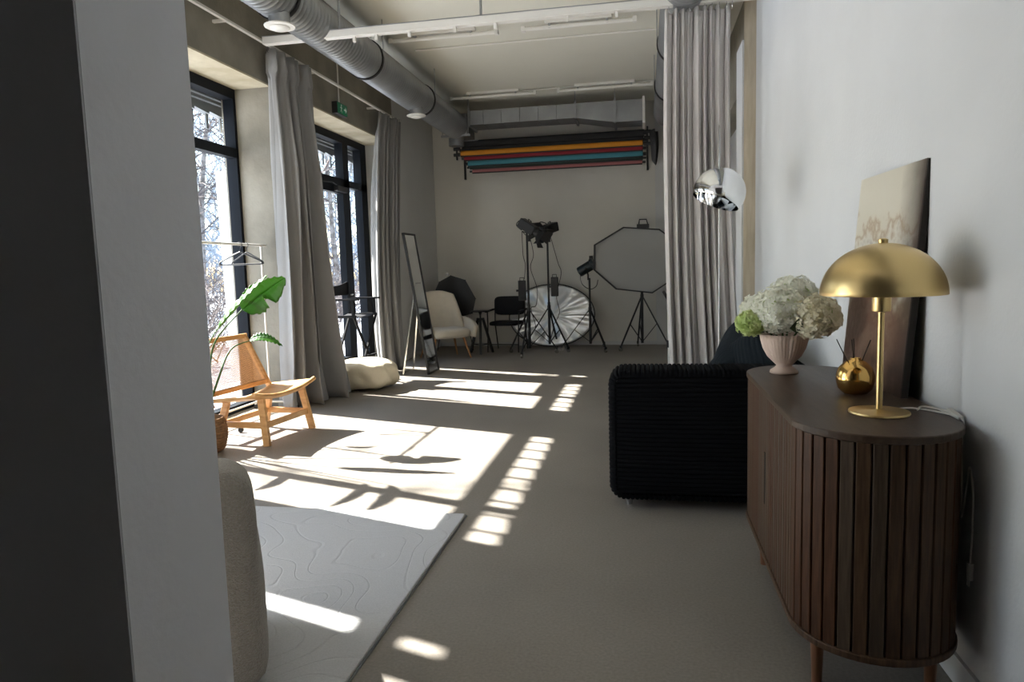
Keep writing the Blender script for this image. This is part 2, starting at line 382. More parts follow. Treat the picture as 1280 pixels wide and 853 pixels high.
# external blinds, raised: a stack of slats whose lower edge is toothed, with thin bars added below to cut the sunlight into dots
def blind(y0, y1, label):
    t = thing('outdoor_blind', label, 'blind', (-4.06, y0, 2.87)); L = y1-y0
    B(-.05, 0, .17, .05, L, .21).obj('head_box', 'grey_slat', t)
    for k in range(3): MB().bar((0, 0, .145-k*.045), (0, L, .145-k*.045), .07, .028).obj('slat', 'grey_slat', t)
    m = MB(); y = (4.19-y0) % .225
    ys = [y+i*.225 for i in range(-1, int(L/.225)+2)]
    for a in ys:
        a0 = max(0, a); a1 = min(L, a+.225)
        if a1-a0 > .03: m.add([(-.035,a0,-.005),(-.035,a1,-.03),(.035,a1,-.03),(.035,a0,-.005),(-.035,a0,.045),(-.035,a1,.045),(.035,a1,.045),(.035,a0,.045)], [(0,3,2,1),(4,5,6,7),(0,1,5,4),(1,2,6,5),(2,3,7,6),(3,0,4,7)])
    m.obj('toothed_slat', 'grey_slat', t)
    for a in ys:
        if 0 < a < L: B(-.008, a-.017, -.165, .008, a+.017, .0).obj('sun_splitter_bar', 'grey_slat', t)
blind(1.3, 3.9, 'raised grey outdoor blind beyond the hidden near window')
blind(3.95, 6.75, 'raised grey outdoor blind over the window behind the clothes rack')
blind(6.8, 9.9, 'raised grey outdoor blind over the black glazed door')
# canopy that keeps the high sun off the blinds
struct(B(-4.16, 1.0, 3.12, -4.0, 10.2, 3.22).obj('trim_3', 'grey_slat'))
struct(B(-4.1, 1.0, 3.08, -4.0, 10.2, 4.3).obj('trim_4', 'concrete'))

# ------------------------------------------------------------ outdoors
g = B(-60, -30, -.35, -4.0, 60, -.12).obj('snow_ground', 'snow'); tag(g, 'snow-covered ground outside the windows', 'snow')
def tree_mesh(seed, h):
    rnd = random.Random(seed); t = MB(); b = MB()
    P = [Vector((0,0,0))]; d = Vector((rnd.uniform(-.05,.05), rnd.uniform(-.05,.05), 1))
    for i in range(8): d += Vector((rnd.uniform(-.06,.06), rnd.uniform(-.06,.06), 0)); P.append(P[-1]+d.normalized()*h/8)
    t.tube(P, [.13*(1-i/8.6)*h/9+.008 for i in range(9)], 7)
    def br(p, d, l, r, lev):
        Q = [p]; e = d.copy()
        for i in range(4):
            e = (e+Vector((rnd.uniform(-.25,.25), rnd.uniform(-.25,.25), rnd.uniform(-.12,.2) if lev < 2 else rnd.uniform(-.3,.05)))).normalized(); Q.append(Q[-1]+e*l/4)
        b.tube(Q, [r*(1-.19*i) for i in range(5)], 3, False)
        if lev < 3:
            for k in range(4 if lev else 5):
                j = rnd.randint(1, 4); a = rnd.uniform(0, 2*pi)
                br(Q[j], (e*.5+Vector((cos(a), sin(a), rnd.uniform(-.2,.6)))).normalized(), l*.5, r*.5, lev+1)
    for k in range(13):
        i = rnd.randint(2, 8) if k else 8; a = rnd.uniform(0, 2*pi)
        br(P[i], Vector((cos(a), sin(a), rnd.uniform(.3,.9))).normalized(), h*.26*(1.3-i/10), .03, 1)
    return t, b
protos = []
for k in range(4):
    e = thing('bare_tree', 'leafless winter tree seen through the windows', 'tree', (0,0,0), 0, 'bare trees outside')
    t, b = tree_mesh(k+3, 7+k*.8); t.obj('trunk', 'bark', e, smooth=True); stuff(b.obj('branches', 'twig', e)); protos.append(e)
rnd = random.Random(5); spots = []
for i in range(400):
    a = rnd.uniform(.42, 1.05); q = Vector((-sin(a)*1.0, cos(a), 0))*rnd.uniform(9.5, 30)
    if q.x > -7.2 or len(spots) > 23: continue
    if all((q-p).length > 2.3 for p in spots): spots.append(q)
for i, s in enumerate(spots):
    o = protos[i] if i < 4 else copy_tree(protos[i % 4])
    o.location = (s.x, s.y, -.12); o.rotation_euler = (0,0,rnd.uniform(0,6.28)); sc = rnd.uniform(.8, 1.15); o.scale = (sc, sc, sc)
# thickets low down
def bush(seed):
    rnd = random.Random(seed); b = MB()
    for k in range(55):
        a = rnd.uniform(0,2*pi); p = Vector((rnd.uniform(-.9,.9), rnd.uniform(-.9,.9), 0)); Q = [p]; d = Vector((cos(a)*.5, sin(a)*.5, 1))
        for i in range(5): d = (d+Vector((rnd.uniform(-.4,.4), rnd.uniform(-.4,.4), rnd.uniform(-.3,.2)))).normalized(); Q.append(Q[-1]+d*rnd.uniform(.25,.5))
        b.tube(Q, [.012,.01,.008,.006,.005,.003], 3, False)
        for j in (2,3,4):
            for q in range(2):
                e = Vector((rnd.uniform(-1,1), rnd.uniform(-1,1), rnd.uniform(-.2,.8))).normalized(); b.tube([Q[j], Q[j]+e*.3, Q[j]+e*.5+Vector((0,0,-.08))], [.006,.004,.002], 3, False)
    return b
bp0 = [tag(bush(s).obj('bare_thicket', 'twig'), 'tangle of bare snowy twigs outside behind the glass', 'bush', 'thickets outside') for s in (1,2)]
bs = []
while len(bs) < 22:
    a = rnd.uniform(.42, 1.0); q = Vector((-sin(a), cos(a), 0))*rnd.uniform(9, 24)
    if q.x < -6.6 and all((q-p).length > 1.9 for p in bs): bs.append(q)
for i, d in enumerate(bs):
    o = bp0[i] if i < 2 else bp0[i % 2].copy()
    if i >= 2: COL.objects.link(o)
    o.location = (d.x, d.y, -.12); o.rotation_euler = (0,0,rnd.uniform(0,6.28)); o.scale = (1.2,1.2,rnd.uniform(.9,1.4))
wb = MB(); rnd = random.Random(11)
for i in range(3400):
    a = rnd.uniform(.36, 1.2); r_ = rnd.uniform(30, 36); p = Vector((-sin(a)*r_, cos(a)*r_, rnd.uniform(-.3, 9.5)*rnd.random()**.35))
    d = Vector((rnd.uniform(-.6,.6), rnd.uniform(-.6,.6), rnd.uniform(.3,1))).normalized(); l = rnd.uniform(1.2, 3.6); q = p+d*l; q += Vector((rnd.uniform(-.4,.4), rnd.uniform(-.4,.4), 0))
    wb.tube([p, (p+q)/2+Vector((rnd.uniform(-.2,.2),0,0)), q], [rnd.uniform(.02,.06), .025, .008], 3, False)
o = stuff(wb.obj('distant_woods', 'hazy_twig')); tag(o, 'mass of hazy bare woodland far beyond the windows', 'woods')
def streak_sheet(x, y, wd, ht, label, rz):  # added translucent sheet and pole that stand in for a bright streak
    t = thing('white_streak_sheet', label, 'streak_sheet', (x, y, -.12), rz)
    MB().grid(lambda u, v: (.03*sin(u*9+v), (u-.5)*wd, .15+v*(ht-.15)), 16, 6).obj('cloth', 'streak_sheet', t, solid=.004, smooth=True)
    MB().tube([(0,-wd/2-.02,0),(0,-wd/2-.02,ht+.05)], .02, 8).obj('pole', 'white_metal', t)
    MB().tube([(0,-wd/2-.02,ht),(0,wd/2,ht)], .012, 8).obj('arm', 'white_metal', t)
streak_sheet(-4.9, 7.76, .29, 2.66, 'tall white sheet added as a bright streak outside the window', R(62))
streak_sheet(-5.0, 10.5, .17, 1.88, 'narrow white sheet added as a bright streak outside the glazed door', R(62))

# ------------------------------------------------------------ ceiling services
def ring_pts(c, r, axis='y', n=24):
    return [Vector((c[0]+r*cos(2*pi*i/n), c[1], c[2]+r*sin(2*pi*i/n))) for i in range(n+1)]
def round_duct(label, x, z, y0, y1, seams, rr=.19):
    t = thing('ventilation_duct', label, 'duct', (x, y0, z)); L = y1-y0
    n = int(L/.06); pts = []; rs = []
    for i in range(n+1):
        y = L*i/n; pts += [(0, y, 0)]; rs.append(rr)
        if i < n: pts += [(0, y+.006, 0), (0, y+.012, 0)]; rs += [rr+.004, rr]
    MB().tube(pts, rs, 32).obj('duct_pipe', 'galvanised', t, smooth=True, ang=R(80))
    for s in seams:
        MB().tube([(0,s-y0,0),(0,s-y0+.03,0)], [rr+.016]*2, 32).obj('flange', 'black_metal', t, smooth=True)
        for sx in (-1, 1): MB().tube([(sx*(rr+.01), s-y0+.015, 0),(sx*(rr+.01), s-y0+.015, ZC-z)], .005, 6).obj('hanger_rod', 'galvanised', t)
    return t
ld = round_duct('long round galvanised duct above the windows on the left', -2.82, 3.5, 1.4, 10.75, (3.2, 5.35, 7.15, 9.0))
rd = round_duct('round galvanised duct beside the right-hand curtain', .35, 3.5, 1.4, 10.85, (3.2, 5.2, 7.5, 9.2))
def vent(x, y, label):
    t = thing('air_valve', label, 'air vent', (x, y, 3.235), 0)
    MB().lathe([(.082,.02),(.082,.13)], 24).obj('spigot', 'galvanised', t, smooth=True)
    MB().lathe([(.085,0),(.118,.004),(.12,.012),(.1,.022),(.085,.022)], 28).obj('rim', 'white_metal', t, smooth=True)
    MB().lathe([(.01,-.022),(.06,-.018),(.078,-.004),(.06,.004),(.01,.006)], 28).obj('valve_disc', 'white_metal', t, smooth=True)
    MB().tube([(0,0,0),(0,0,.1)], .006, 6).obj('spindle', 'black_metal', t)
vent(-2.79, 5.33, 'white round air valve under the left duct, nearest the camera')
vent(-2.79, 8.72, 'small white round air valve under the left duct near the back wall')
vent(.33, 6.3, 'white round air valve on the right duct just behind the curtain')
# rectangular duct across the back
t = thing('rectangular_duct', 'rectangular galvanised duct crossing below the ceiling at the back', 'duct', (-2.6, 10.75, 3.5))
xs = [0,.22,.5,.78,1.06,1.34,1.62]
for i, x in enumerate(xs[:-1]): B(x+.002, 0, 0, xs[i+1]-.002, .45, .21).obj('duct_section', 'galvanised', t, bevel=.004)
MB().add([(1.62,0,0),(2.2,0,-.1),(2.2,0,.21),(1.62,0,.21),(1.62,.45,0),(2.2,.45,-.1),(2.2,.45,.21),(1.62,.45,.21)], [(0,1,2,3),(7,6,5,4),(0,4,5,1),(1,5,6,2),(2,6,7,3),(3,7,4,0)]).obj('duct_reducer', 'galvanised', t)
B(2.2, 0, -.1, 2.62, .45, .21).obj('duct_section', 'galvanised', t, bevel=.004)
for x, z0 in ((.0,-.03),(1.62,-.03),(2.2,-.13)):
    m = B(x-.015, -.03, z0, x+.015, .48, z0+.03); m.box(x-.015,-.03,z0,x+.015,-.005,.235); m.box(x-.015,.455,z0,x+.015,.48,.235); m.tube([(x,-.018,.2),(x,-.018,ZC-3.5)], .005, 6); m.obj('bracket', 'galvanised', t)
m = B(2.6,-.03,-.14,2.635,0,.24); m.box(2.6,.45,-.14,2.635,.48,.24); m.box(2.6,0,.21,2.635,.45,.24); m.box(2.6,0,-.14,2.635,.45,-.1); m.obj('end_frame', 'white_metal', t)
t = thing('duct_junction', 'boxy galvanised duct junction in the far left ceiling corner', 'duct', (-2.98, 10.75, 3.36))
B(0,0,0,.34,.5,.32).obj('junction_box', 'galvanised', t, bevel=.01)
B(-.06,-.06,-.03,.4,-.03,0).obj('support_rail', 'galvanised', t)
B(-.06,.47,-.03,.4,.5,0).obj('support_rail', 'galvanised', t)
for x in (-.04,.37): MB().tube([(x,-.045,-.02),(x,-.045,ZC-3.36)], .006, 6).obj('hanger_rod', 'galvanised', t)
MB().lathe([(.12,-.12),(.12,0)], 20, (.1,.25,0)).obj('elbow', 'galvanised', t, smooth=True)

# curtain track hanging across the room
TY, TZ = 6.0, 3.34
t = thing('curtain_track', 'long white curtain track hung across the room on steel rods', 'curtain track', (-3.3, TY, TZ))
L_ = 4.2
m = B(0,-.035,.0,L_,.035,.012); m.box(0,-.035,.012,L_,-.028,.06); m.box(0,.028,.012,L_,.035,.06); m.obj('track_rail', 'white_metal', t, bevel=.002)
B(0,-.04,.06,L_,.04,.066).obj('track_cap', 'galvanised', t)
for x in (.72, 1.98, 3.42): MB().tube([(x,0,.06),(x,0,ZC-TZ)], .011, 8).obj('hanger_rod', 'galvanised', t, smooth=True)
for x in (.85,1.05,1.35,1.75,2.1,2.7,3.1): B(x-.012,-.012,-.045,x+.012,.012,0).obj('glider', 'white_metal', t)
# track along the window wall
t = thing('wall_curtain_track', 'thin white curtain rail fixed along the concrete beam', 'curtain rail', (-3.35, 1.5, 3.385))
B(-.015,0,0,.015,8.2,.02).obj('rail', 'white_metal', t)
for y in (.5,2.2,4.0,5.6,7.3,8.1): B(-.12,y-.015,.0,-.01,y+.015,.02).obj('bracket', 'white_metal', t)

# ceiling tube lights and conduits
def tube_light(x0, x1, y, label):
    t = thing('ceiling_batten', label, 'ceiling light', (x0, y, ZC-.02)); L = x1-x0
    B(.25,-.03,-.015,L-.25,.03,.02).obj('mount', 'white_metal', t)
    MB().tube([(0,0,-.05),(L,0,-.05)], .022, 10).obj('tube', 'white_metal', t, smooth=True)
    for x in (.02,L-.02): B(x-.02,-.028,-.075,x+.02,.028,-.022).obj('end_cap', 'white_metal', t)
    for x in (.3,L-.3): B(x-.012,-.02,-.06,x+.012,.02,-.01).obj('clip', 'galvanised', t)
tube_light(-2.78, -1.5, 10.35, 'white ceiling tube light near the back wall, left one')
tube_light(-1.2, .15, 10.35, 'white ceiling tube light near the back wall, right one')
tube_light(-2.72, -1.5, 7.65, 'white ceiling tube light behind the hanging track, left one')
tube_light(-1.25, -.05, 7.65, 'white ceiling tube light behind the hanging track, right one')
for y, lb in ((8.2,'thin white conduit across the middle of the ceiling'),(10.42,'thin white conduit beside the rear ceiling lights')):
    tag(MB().tube([(-2.6,y,ZC-.012),(.3,y,ZC-.012)], .011, 6).obj('ceiling_conduit','white_metal'), lb, 'conduit')
# exit sign with conduit
t = thing('exit_sign', 'small green emergency exit sign on the concrete beam', 'sign', (-3.44, 7.87, 3.12))
B(-.03,-.14,0,.035,.14,.13).obj('case', 'black_plastic', t, bevel=.004)
B(.035,-.13,.008,.04,.13,.122).obj('sign_face', 'green_sign', t)
m = MB(); x = .041
def plate(poly): 
    n = len(poly); m.add([(x,y,z) for y,z in poly]+[(x+.001,y,z) for y,z in poly], [tuple(range(n)), tuple(range(2*n-1,n-1,-1))]+[(i,(i+1)%n,n+(i+1)%n,n+i) for i in range(n)])
plate([(-.035+.012*cos(a*pi/4), .1+.012*sin(a*pi/4)) for a in range(8)])
plate([(-.05,.085),(-.03,.088),(-.028,.05),(-.045,.05)])
plate([(-.05,.083),(-.072,.07),(-.068,.064),(-.05,.072)]); plate([(-.03,.085),(-.012,.07),(-.016,.064),(-.032,.076)])
plate([(-.045,.052),(-.065,.03),(-.058,.024),(-.036,.048)]); plate([(-.036,.052),(-.018,.034),(-.02,.018),(-.027,.018),(-.028,.032),(-.04,.046)])
plate([(.035,.056),(.075,.056),(.075,.03),(.11,.065),(.075,.1),(.075,.074),(.035,.074)])
m.obj('pictogram', 'sign_white', t)
MB().tube([(.0,0,.13),(.0,0,.62),(.1,.0,.74)], .009, 6).obj('conduit', 'white_metal', t)

# ------------------------------------------------------------ curtains
def curtain(name_label, top, bot, nf, amp, ztop, zbot, m, seed, mid=None, group=None):
    """top/bot: plan polylines (start,end); folds normal to the path"""
    t = thing('curtain', name_label, 'curtain', (0,0,0), 0, group)
    rnd = random.Random(seed); ph = [rnd.uniform(0,6.28) for _ in range(6)]; NU, NV = nf*12, 40
    T0, T1 = [Vector(p) for p in top]; B0, B1 = [Vector(p) for p in bot]
    M0, M1 = [Vector(p) for p in mid] if mid else ((T0+B0)/2, (T1+B1)/2)
    def fn(u, v):
        a = (1-v)**2; b = 2*v*(1-v); c = v*v
        p0 = T0*a+(2*M0-(T0+B0)/2)*b+B0*c; p1 = T1*a+(2*M1-(T1+B1)/2)*b+B1*c
        uu = u + .018*sin(2*pi*u*3+ph[0]) + .012*sin(2*pi*u*5+ph[1]+v*1.2)
        p = p0.lerp(p1, uu); d = (p1-p0).normalized(); n = Vector((d.y, -d.x))
        env = .45+.55*min(1, v*3.2)
        k = amp*env*(sin(2*pi*nf*u+.5*sin(v*2.5+ph[2]))*(1+.35*sin(2*pi*u*2.3+ph[3])) + .3*v*sin(2*pi*u*nf*.5+ph[4]+v*3))
        side = .25*amp*sin(4*pi*nf*u+ph[5])*env
        z = ztop+(zbot-ztop)*v + (.02*sin(2*pi*nf*u+1) if v == 0 else 0)
        if v > .8: k += .25*amp*sin(2*pi*nf*u*1.7+v*14)*(v-.8)*5
        if v < .06: k += amp*.3*sin(2*pi*nf*2*u)
        q = p+n*k+d*side
        return (q.x, q.y, z)
    MB().grid(fn, NU, NV).obj('cloth', m, t, smooth=True, solid=.004, ang=R(180))
    for i in range(nf+1):
        u = min(1,max(0,(i+.25)/nf)); p = T0.lerp(T1, u)
        mm = MB(); c = Vector((p.x, p.y, ztop+.0)); mm.tube([c+Vector((.0,.016*cos(k*pi/4),.016*sin(k*pi/4))) for k in range(9)], .003, 5); mm.tube([c+Vector((0,0,.015)), c+Vector((0,0,.05))], .003, 5)
        mm.obj('ring', 'dull_chrome', t)
    return t
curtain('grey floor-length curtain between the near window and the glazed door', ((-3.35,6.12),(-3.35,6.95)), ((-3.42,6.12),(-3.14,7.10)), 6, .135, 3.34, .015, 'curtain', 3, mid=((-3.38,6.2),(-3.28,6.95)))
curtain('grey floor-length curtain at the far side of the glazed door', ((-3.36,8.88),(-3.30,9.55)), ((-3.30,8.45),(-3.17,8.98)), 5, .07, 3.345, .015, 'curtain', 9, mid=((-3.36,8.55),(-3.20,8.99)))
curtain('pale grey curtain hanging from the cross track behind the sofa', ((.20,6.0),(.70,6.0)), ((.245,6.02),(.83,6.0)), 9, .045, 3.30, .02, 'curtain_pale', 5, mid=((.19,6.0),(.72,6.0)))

# ------------------------------------------------------------ sideboard
def stadium(x0, x1, y0, y1, n=16, r=None):
    r = r or (x1-x0)/2; cx = (x0+x1)/2; P = []
    for i in range(n+1): a = pi+pi*i/n; P.append((cx+r*cos(a), y0+r+r*sin(a)))
    for i in range(n+1): a = pi*i/n; P.append((cx+r*cos(a), y1-r+r*sin(a)))
    return P
t = thing('sideboard', 'dark walnut sideboard with rounded ends and vertical tambour slats', 'sideboard', (.672, 2.71, 0)); sbt = t
HX, HY = .235, .70
MB().prism(stadium(-HX,HX,-HY,HY,24), .797, .82).obj('top', 'walnut_top', t, bevel=.004)
MB().prism(stadium(-HX,HX,-HY,HY,24), .165, .187).obj('base_board', 'walnut', t, bevel=.004)
MB().prism(stadium(-HX+.028,HX-.028,-HY+.028,HY-.028,24), .187, .797).obj('carcass', 'dark_gap', t)
# slats follow the stadium outline
rs = HX-.018; st = 2*(HY-HX); per = 2*st+2*pi*rs; NS = 80; pitch = per/NS
def outl(s):
    s %= per
    if s < st: return Vector((-rs, HY-HX-s)), Vector((-1,0))
    s -= st
    if s < pi*rs: a = pi+s/rs; return Vector((rs*cos(a), -(HY-HX)+rs*sin(a))), Vector((cos(a), sin(a)))
    s -= pi*rs
    if s < st: return Vector((rs, -(HY-HX)+s)), Vector((1,0))
    s -= st; a = s/rs; return Vector((rs*cos(a), HY-HX+rs*sin(a))), Vector((cos(a), sin(a)))
sm = {}
for mi, mn in enumerate(('walnut','walnut2','walnut3')):
    o = MB().add([(x,y,z) for z in (.188,.796) for x,y in ((-.0,-pitch*.47),(.009,-pitch*.455),(.0115,-pitch*.40),(.0115,pitch*.40),(.009,pitch*.455),(0,pitch*.47))],
        [tuple(range(5,-1,-1)), tuple(range(6,12))]+[(i,(i+1)%6,6+(i+1)%6,6+i) for i in range(6)]).obj('slat', mn, t); sm[mi] = o
rnd = random.Random(2); used = set(); sgap = int((st*.48)/pitch)
for i in range(NS):
    p, nn = outl((i+.5)*pitch); k = rnd.choice((0,0,1,1,2))
    o = sm[k] if k not in used else sm[k].copy()
    if k in used: COL.objects.link(o); o.parent = t
    used.add(k); o.location = (p.x, p.y, 0); o.rotation_euler = (0,0,atan2(nn.y, nn.x))
B(-HX+.0045, .02, .38, -HX+.011, .035, .58).obj('handle', 'dark_gap', t)
for x, y in ((-.16,-.52),(.16,-.52),(-.175,.36),(.175,.36)):
    MB().lathe([(.015,0),(.021,.166)], 14, (x,y,0)).obj('leg', 'walnut_leg', t, smooth=True)

# artwork leaning on the wall
t = thing('canvas_painting', 'abstract painting, cream above copper brown, leaning behind the brass lamp', 'painting', (.845, 2.885, .82))
bt = Vector((-.035,0,0)); lean = Matrix.Rotation(atan2(.10,.8), 4, 'Y')
m = MB(); m.box(-.004,-.31,0,.0,.31,.805); c_ = m.obj('painted_surface', 'art', t); 
m = B(0,-.31,0,.022,.31,.805); s_ = m.obj('stretcher_frame', 'dark_gap', t)
for o in (c_, s_): o.rotation_euler = (0, R(4.6), 0); 
t.rotation_euler = (0,0,R(2.5))

# vase with hydrangeas
VX, VY = .585, 3.15
t = thing('fluted_vase', 'pinkish beige fluted footed vase on the sideboard', 'vase', (VX, VY, .82))
prof = [(.052,0),(.058,.004),(.056,.014),(.036,.028),(.031,.036),(.045,.05),(.068,.075),(.085,.11),(.094,.145),(.098,.17),(.092,.17),(.085,.14),(.06,.08),(.02,.06)]
def fl(a, z):
    if z < .04: return 1
    k = min(1, (z-.04)/.05); return 1+k*(.075*abs(cos(3*a))-.05 + .012*cos(40*a))
MB().lathe(prof, 160, (0,0,0), fl).obj('vase_body', 'vase', t, smooth=True, ang=R(180))
def bloom(c, r, m, label, sd, n=230, sq=.85):
    rnd = random.Random(sd); t = thing('hydrangea', label, 'flower', (VX, VY, .9)); c = Vector(c)-Vector((VX,VY,.9))
    b = MB()
    for i in range(n):
        zz = 1-2*(i+.5)/n; a = i*2.39996; d = Vector((sqrt(1-zz*zz)*cos(a), sqrt(1-zz*zz)*sin(a), zz))
        rr = r*rnd.uniform(.78,1.07)*(1+.06*sin(5*a)); p = c+Vector((d.x*rr, d.y*rr, d.z*rr*sq))
        nn = (d+Vector([rnd.uniform(-.45,.45) for _ in range(3)])).normalized(); e = nn.orthogonal().normalized(); f_ = nn.cross(e); o = rnd.uniform(0,pi); s = rnd.uniform(.011,.018)
        for q in range(4):
            g1 = o+q*pi/2; u = e*cos(g1)+f_*sin(g1); v = nn.cross(u)
            b.add([p, p+u*s*.6+v*s*.48+nn*s*.22, p+u*s*1.15+nn*s*rnd.uniform(-.1,.3), p+u*s*.6-v*s*.48+nn*s*.22], [(0,1,2,3)])
    stuff(b.obj('florets', m, t))
    MB().ell(c, (r*.76,r*.76,r*.76*sq), 16, 10).obj('bloom_shade_core', 'petal_green', t, smooth=True)  # darker green core colour puts shade between the florets
    MB().tube(smooth_pts([(0,0,-.0), (c.x*.3,c.y*.3,.08), c], 5), .004, 6).obj('stem', 'stalk', t)
bloom((.555,3.09,1.095), .108, 'petal', 'large white hydrangea bloom at the front of the vase', 1, 560)
bloom((.685,3.05,1.07), .098, 'petal_cream', 'cream hydrangea bloom drooping right of the vase, under the lamp', 2, 520)
bloom((.44,3.10,1.04), .058, 'petal_green', 'small green-centred hydrangea bloom hanging left of the vase', 3, 200)
bloom((.63,3.22,1.15), .095, 'petal', 'white hydrangea bloom at the top of the bouquet', 4, 430)
bloom((.49,3.2,1.09), .075, 'petal', 'white hydrangea bloom at the upper left of the bouquet', 5, 300)
m = MB()
for a, l in ((.2,.09),(1.2,.08),(4.6,.10)): 
    d = Vector((cos(a),sin(a),.5)); s_ = Vector((-sin(a),cos(a),0))*.03; p = Vector((.03,-.09,.16)); m.add([p, p+d*l*.5+s_, p+d*l+Vector((0,0,.02)), p+d*l*.5-s_], [(0,1,2,3)])
o = m.obj('hydrangea_leaves', 'dark_leaf', None, solid=.001); o.location = (VX, VY, .84); tag(o, 'dark green leaves between the hydrangea blooms', 'leaves')

# gold reed diffuser
t = thing('reed_diffuser', 'round gold reed diffuser beside the brass lamp', 'diffuser', (.735, 2.66, .82))
MB().lathe([(.02,0),(.04,.004),(.057,.022),(.064,.05),(.064,.068),(.055,.095),(.035,.116),(.018,.124),(.018,.13),(.012,.13),(.012,.11)], 40).obj('bottle', 'gold', t, smooth=True, ang=R(180))
for dx, dy in ((-.05,.02),(-.012,.0),(.0,.03),(.035,-.02),(-.055,-.01)):
    MB().tube([(0,0,.06),(dx*1.2,dy,.195)], .0018, 5).obj('reed', 'reed', t)

# brass dome table lamp
t = thing('table_lamp', 'brass table lamp with a dome shade on the sideboard', 'lamp', (.713, 2.325, .82))
MB().lathe([(.086,0),(.088,.003),(.086,.008),(.016,.011),(.011,.014)], 48).obj('base', 'brass', t, smooth=True)
MB().lathe([(.0095,.008),(.0095,.33)], 20).obj('stem', 'brass', t, smooth=True)
MB().lathe([(.010,.315),(.026,.318),(.027,.322),(.027,.365),(.020,.367)], 24).obj('socket', 'brass', t, smooth=True)
MB().lathe([(.018,.365),(.018,.40),(.03,.43),(.028,.45),(.01,.47)], 20).obj('bulb', 'white_metal', t, smooth=True)
N_ = 24; prof = []
for i in range(N_+1):
    a = (pi/2)*i/N_; prof.append((.175*cos(a)+.001, .37+.155*sin(a)))
inner = [(max(r-.0015,.0008), z-.002) for r, z in prof[::-1]]
mb = MB(); n = 64; k = len(prof)
for r, z in prof+inner:
    for j in range(n): mb.v.append((r*cos(2*pi*j/n), r*sin(2*pi*j/n), z))
for i in range(2*k-1):
    for j in range(n): mb.f.append((i*n+j, i*n+(j+1)%n, (i+1)*n+(j+1)%n, (i+1)*n+j))
for j in range(n): mb.f.append(((2*k-1)*n+j, (2*k-1)*n+(j+1)%n, (j+1)%n, j))
mb.obj('shade', 'brass', t, smooth=True, ang=R(60))
MB().lathe([(.014,.52),(.014,.535),(.008,.539)], 20).obj('finial', 'brass', t, smooth=True)
MB().tube([(0,0,.46),(0,0,.525)], .004, 8).obj('shade_support', 'brass', t)
cord = MB().tube(smooth_pts([(.01,.0,.008),(.06,.04,.005),(.11,.06,.005),(.15,.02,.006),(.182,-.03,.006),(.2,-.07,.004),(.204,-.085,-.01),(.20,-.09,-.06),(.205,-.085,-.18),(.205,-.095,-.27),(.20,-.11,-.28),(.207,-.12,-.18),(.207,-.13,-.13),(.21,-.15,-.2),(.21,-.155,-.3),(.21,-.15,-.42)], 6), .003, 6)
cord.obj('cord', 'cord_clear', t, smooth=True)
MB().tube(smooth_pts([(.12,.03,.005),(.14,.05,.012),(.17,.02,.012),(.185,-.03,.012),(.207,-.07,.004),(.207,-.075,-.05),(.208,-.07,-.15),(.207,-.08,-.26),(.203,-.095,-.27)], 6), .003, 6).obj('cord_loop', 'cord_clear', t, smooth=True)
MB().bar((.19,-.02,.018),(.203,-.075,-.0), .018, .012).obj('cord_switch', 'cord_clear', t, bevel=.003)
mm = MB().tube([(.21,-.15,-.41),(.21,-.15,-.46)], .009, 8); mm.tube([(.206,-.145,-.46),(.206,-.145,-.478)], .002, 5); mm.tube([(.206,-.157,-.46),(.206,-.157,-.478)], .002, 5); mm.obj('plug', 'cord_clear', t)

# ------------------------------------------------------------ arc lamp with chrome dome
LY = 4.6
t = thing('arc_lamp', 'chrome arc floor lamp with a tilted dome behind the black sofa', 'lamp', (.572, 5.70, 0))
MB().lathe([(.13,0),(.13,.02),(.02,.03)], 32).obj('base', 'chrome', t, smooth=True)
cx_, cz_ = .462-.572, 1.73; cy_ = LY-5.70
MB().tube(smooth_pts([(0,0,.02),(0,0,1.0),(0,0,1.75),(-.005,-.08,2.02),(-.03,-.35,2.2),(-.075,-.75,2.2),(-.105,cy_+.06,2.08),(cx_,cy_+.01,1.97),(cx_,cy_,1.88)], 8), .005, 10).obj('arc_pole', 'dull_chrome', t, smooth=True)
N_ = 20; rr = .158; prof = []
a0 = -math.asin(.36)
for i in range(N_+1):
    a = a0+(pi/2-a0)*i/N_; prof.append((rr*cos(a)+.0005, rr*sin(a)))
inner = [(max(r-.003,.0004), z-.002) for r, z in prof[::-1]]
rot = Matrix.Rotation(R(23), 3, 'Y') @ Matrix.Rotation(R(-8), 3, 'X')
def shell(prof, inner, n, M, c):
    mb = MB(); k = len(prof)
    for r, z in prof+inner:
        for j in range(n): mb.v.append(tuple((M @ Vector((r*cos(2*pi*j/n), r*sin(2*pi*j/n), z)))+Vector(c)))
    for i in range(2*k-1):
        for j in range(n): mb.f.append((i*n+j, i*n+(j+1)%n, (i+1)*n+(j+1)%n, (i+1)*n+j))
    for j in range(n): mb.f.append(((2*k-1)*n+j, (2*k-1)*n+(j+1)%n, (j+1)%n, j))
    return mb
shell(prof, inner, 56, rot, (cx_,cy_,cz_)).obj('dome_shade', 'chrome', t, smooth=True, ang=R(60))
MB().lathe([(.03,0),(.03,.06),(.015,.075)], 20, (cx_,cy_,cz_), M=rot).obj('lamp_holder', 'dull_chrome', t, smooth=True)

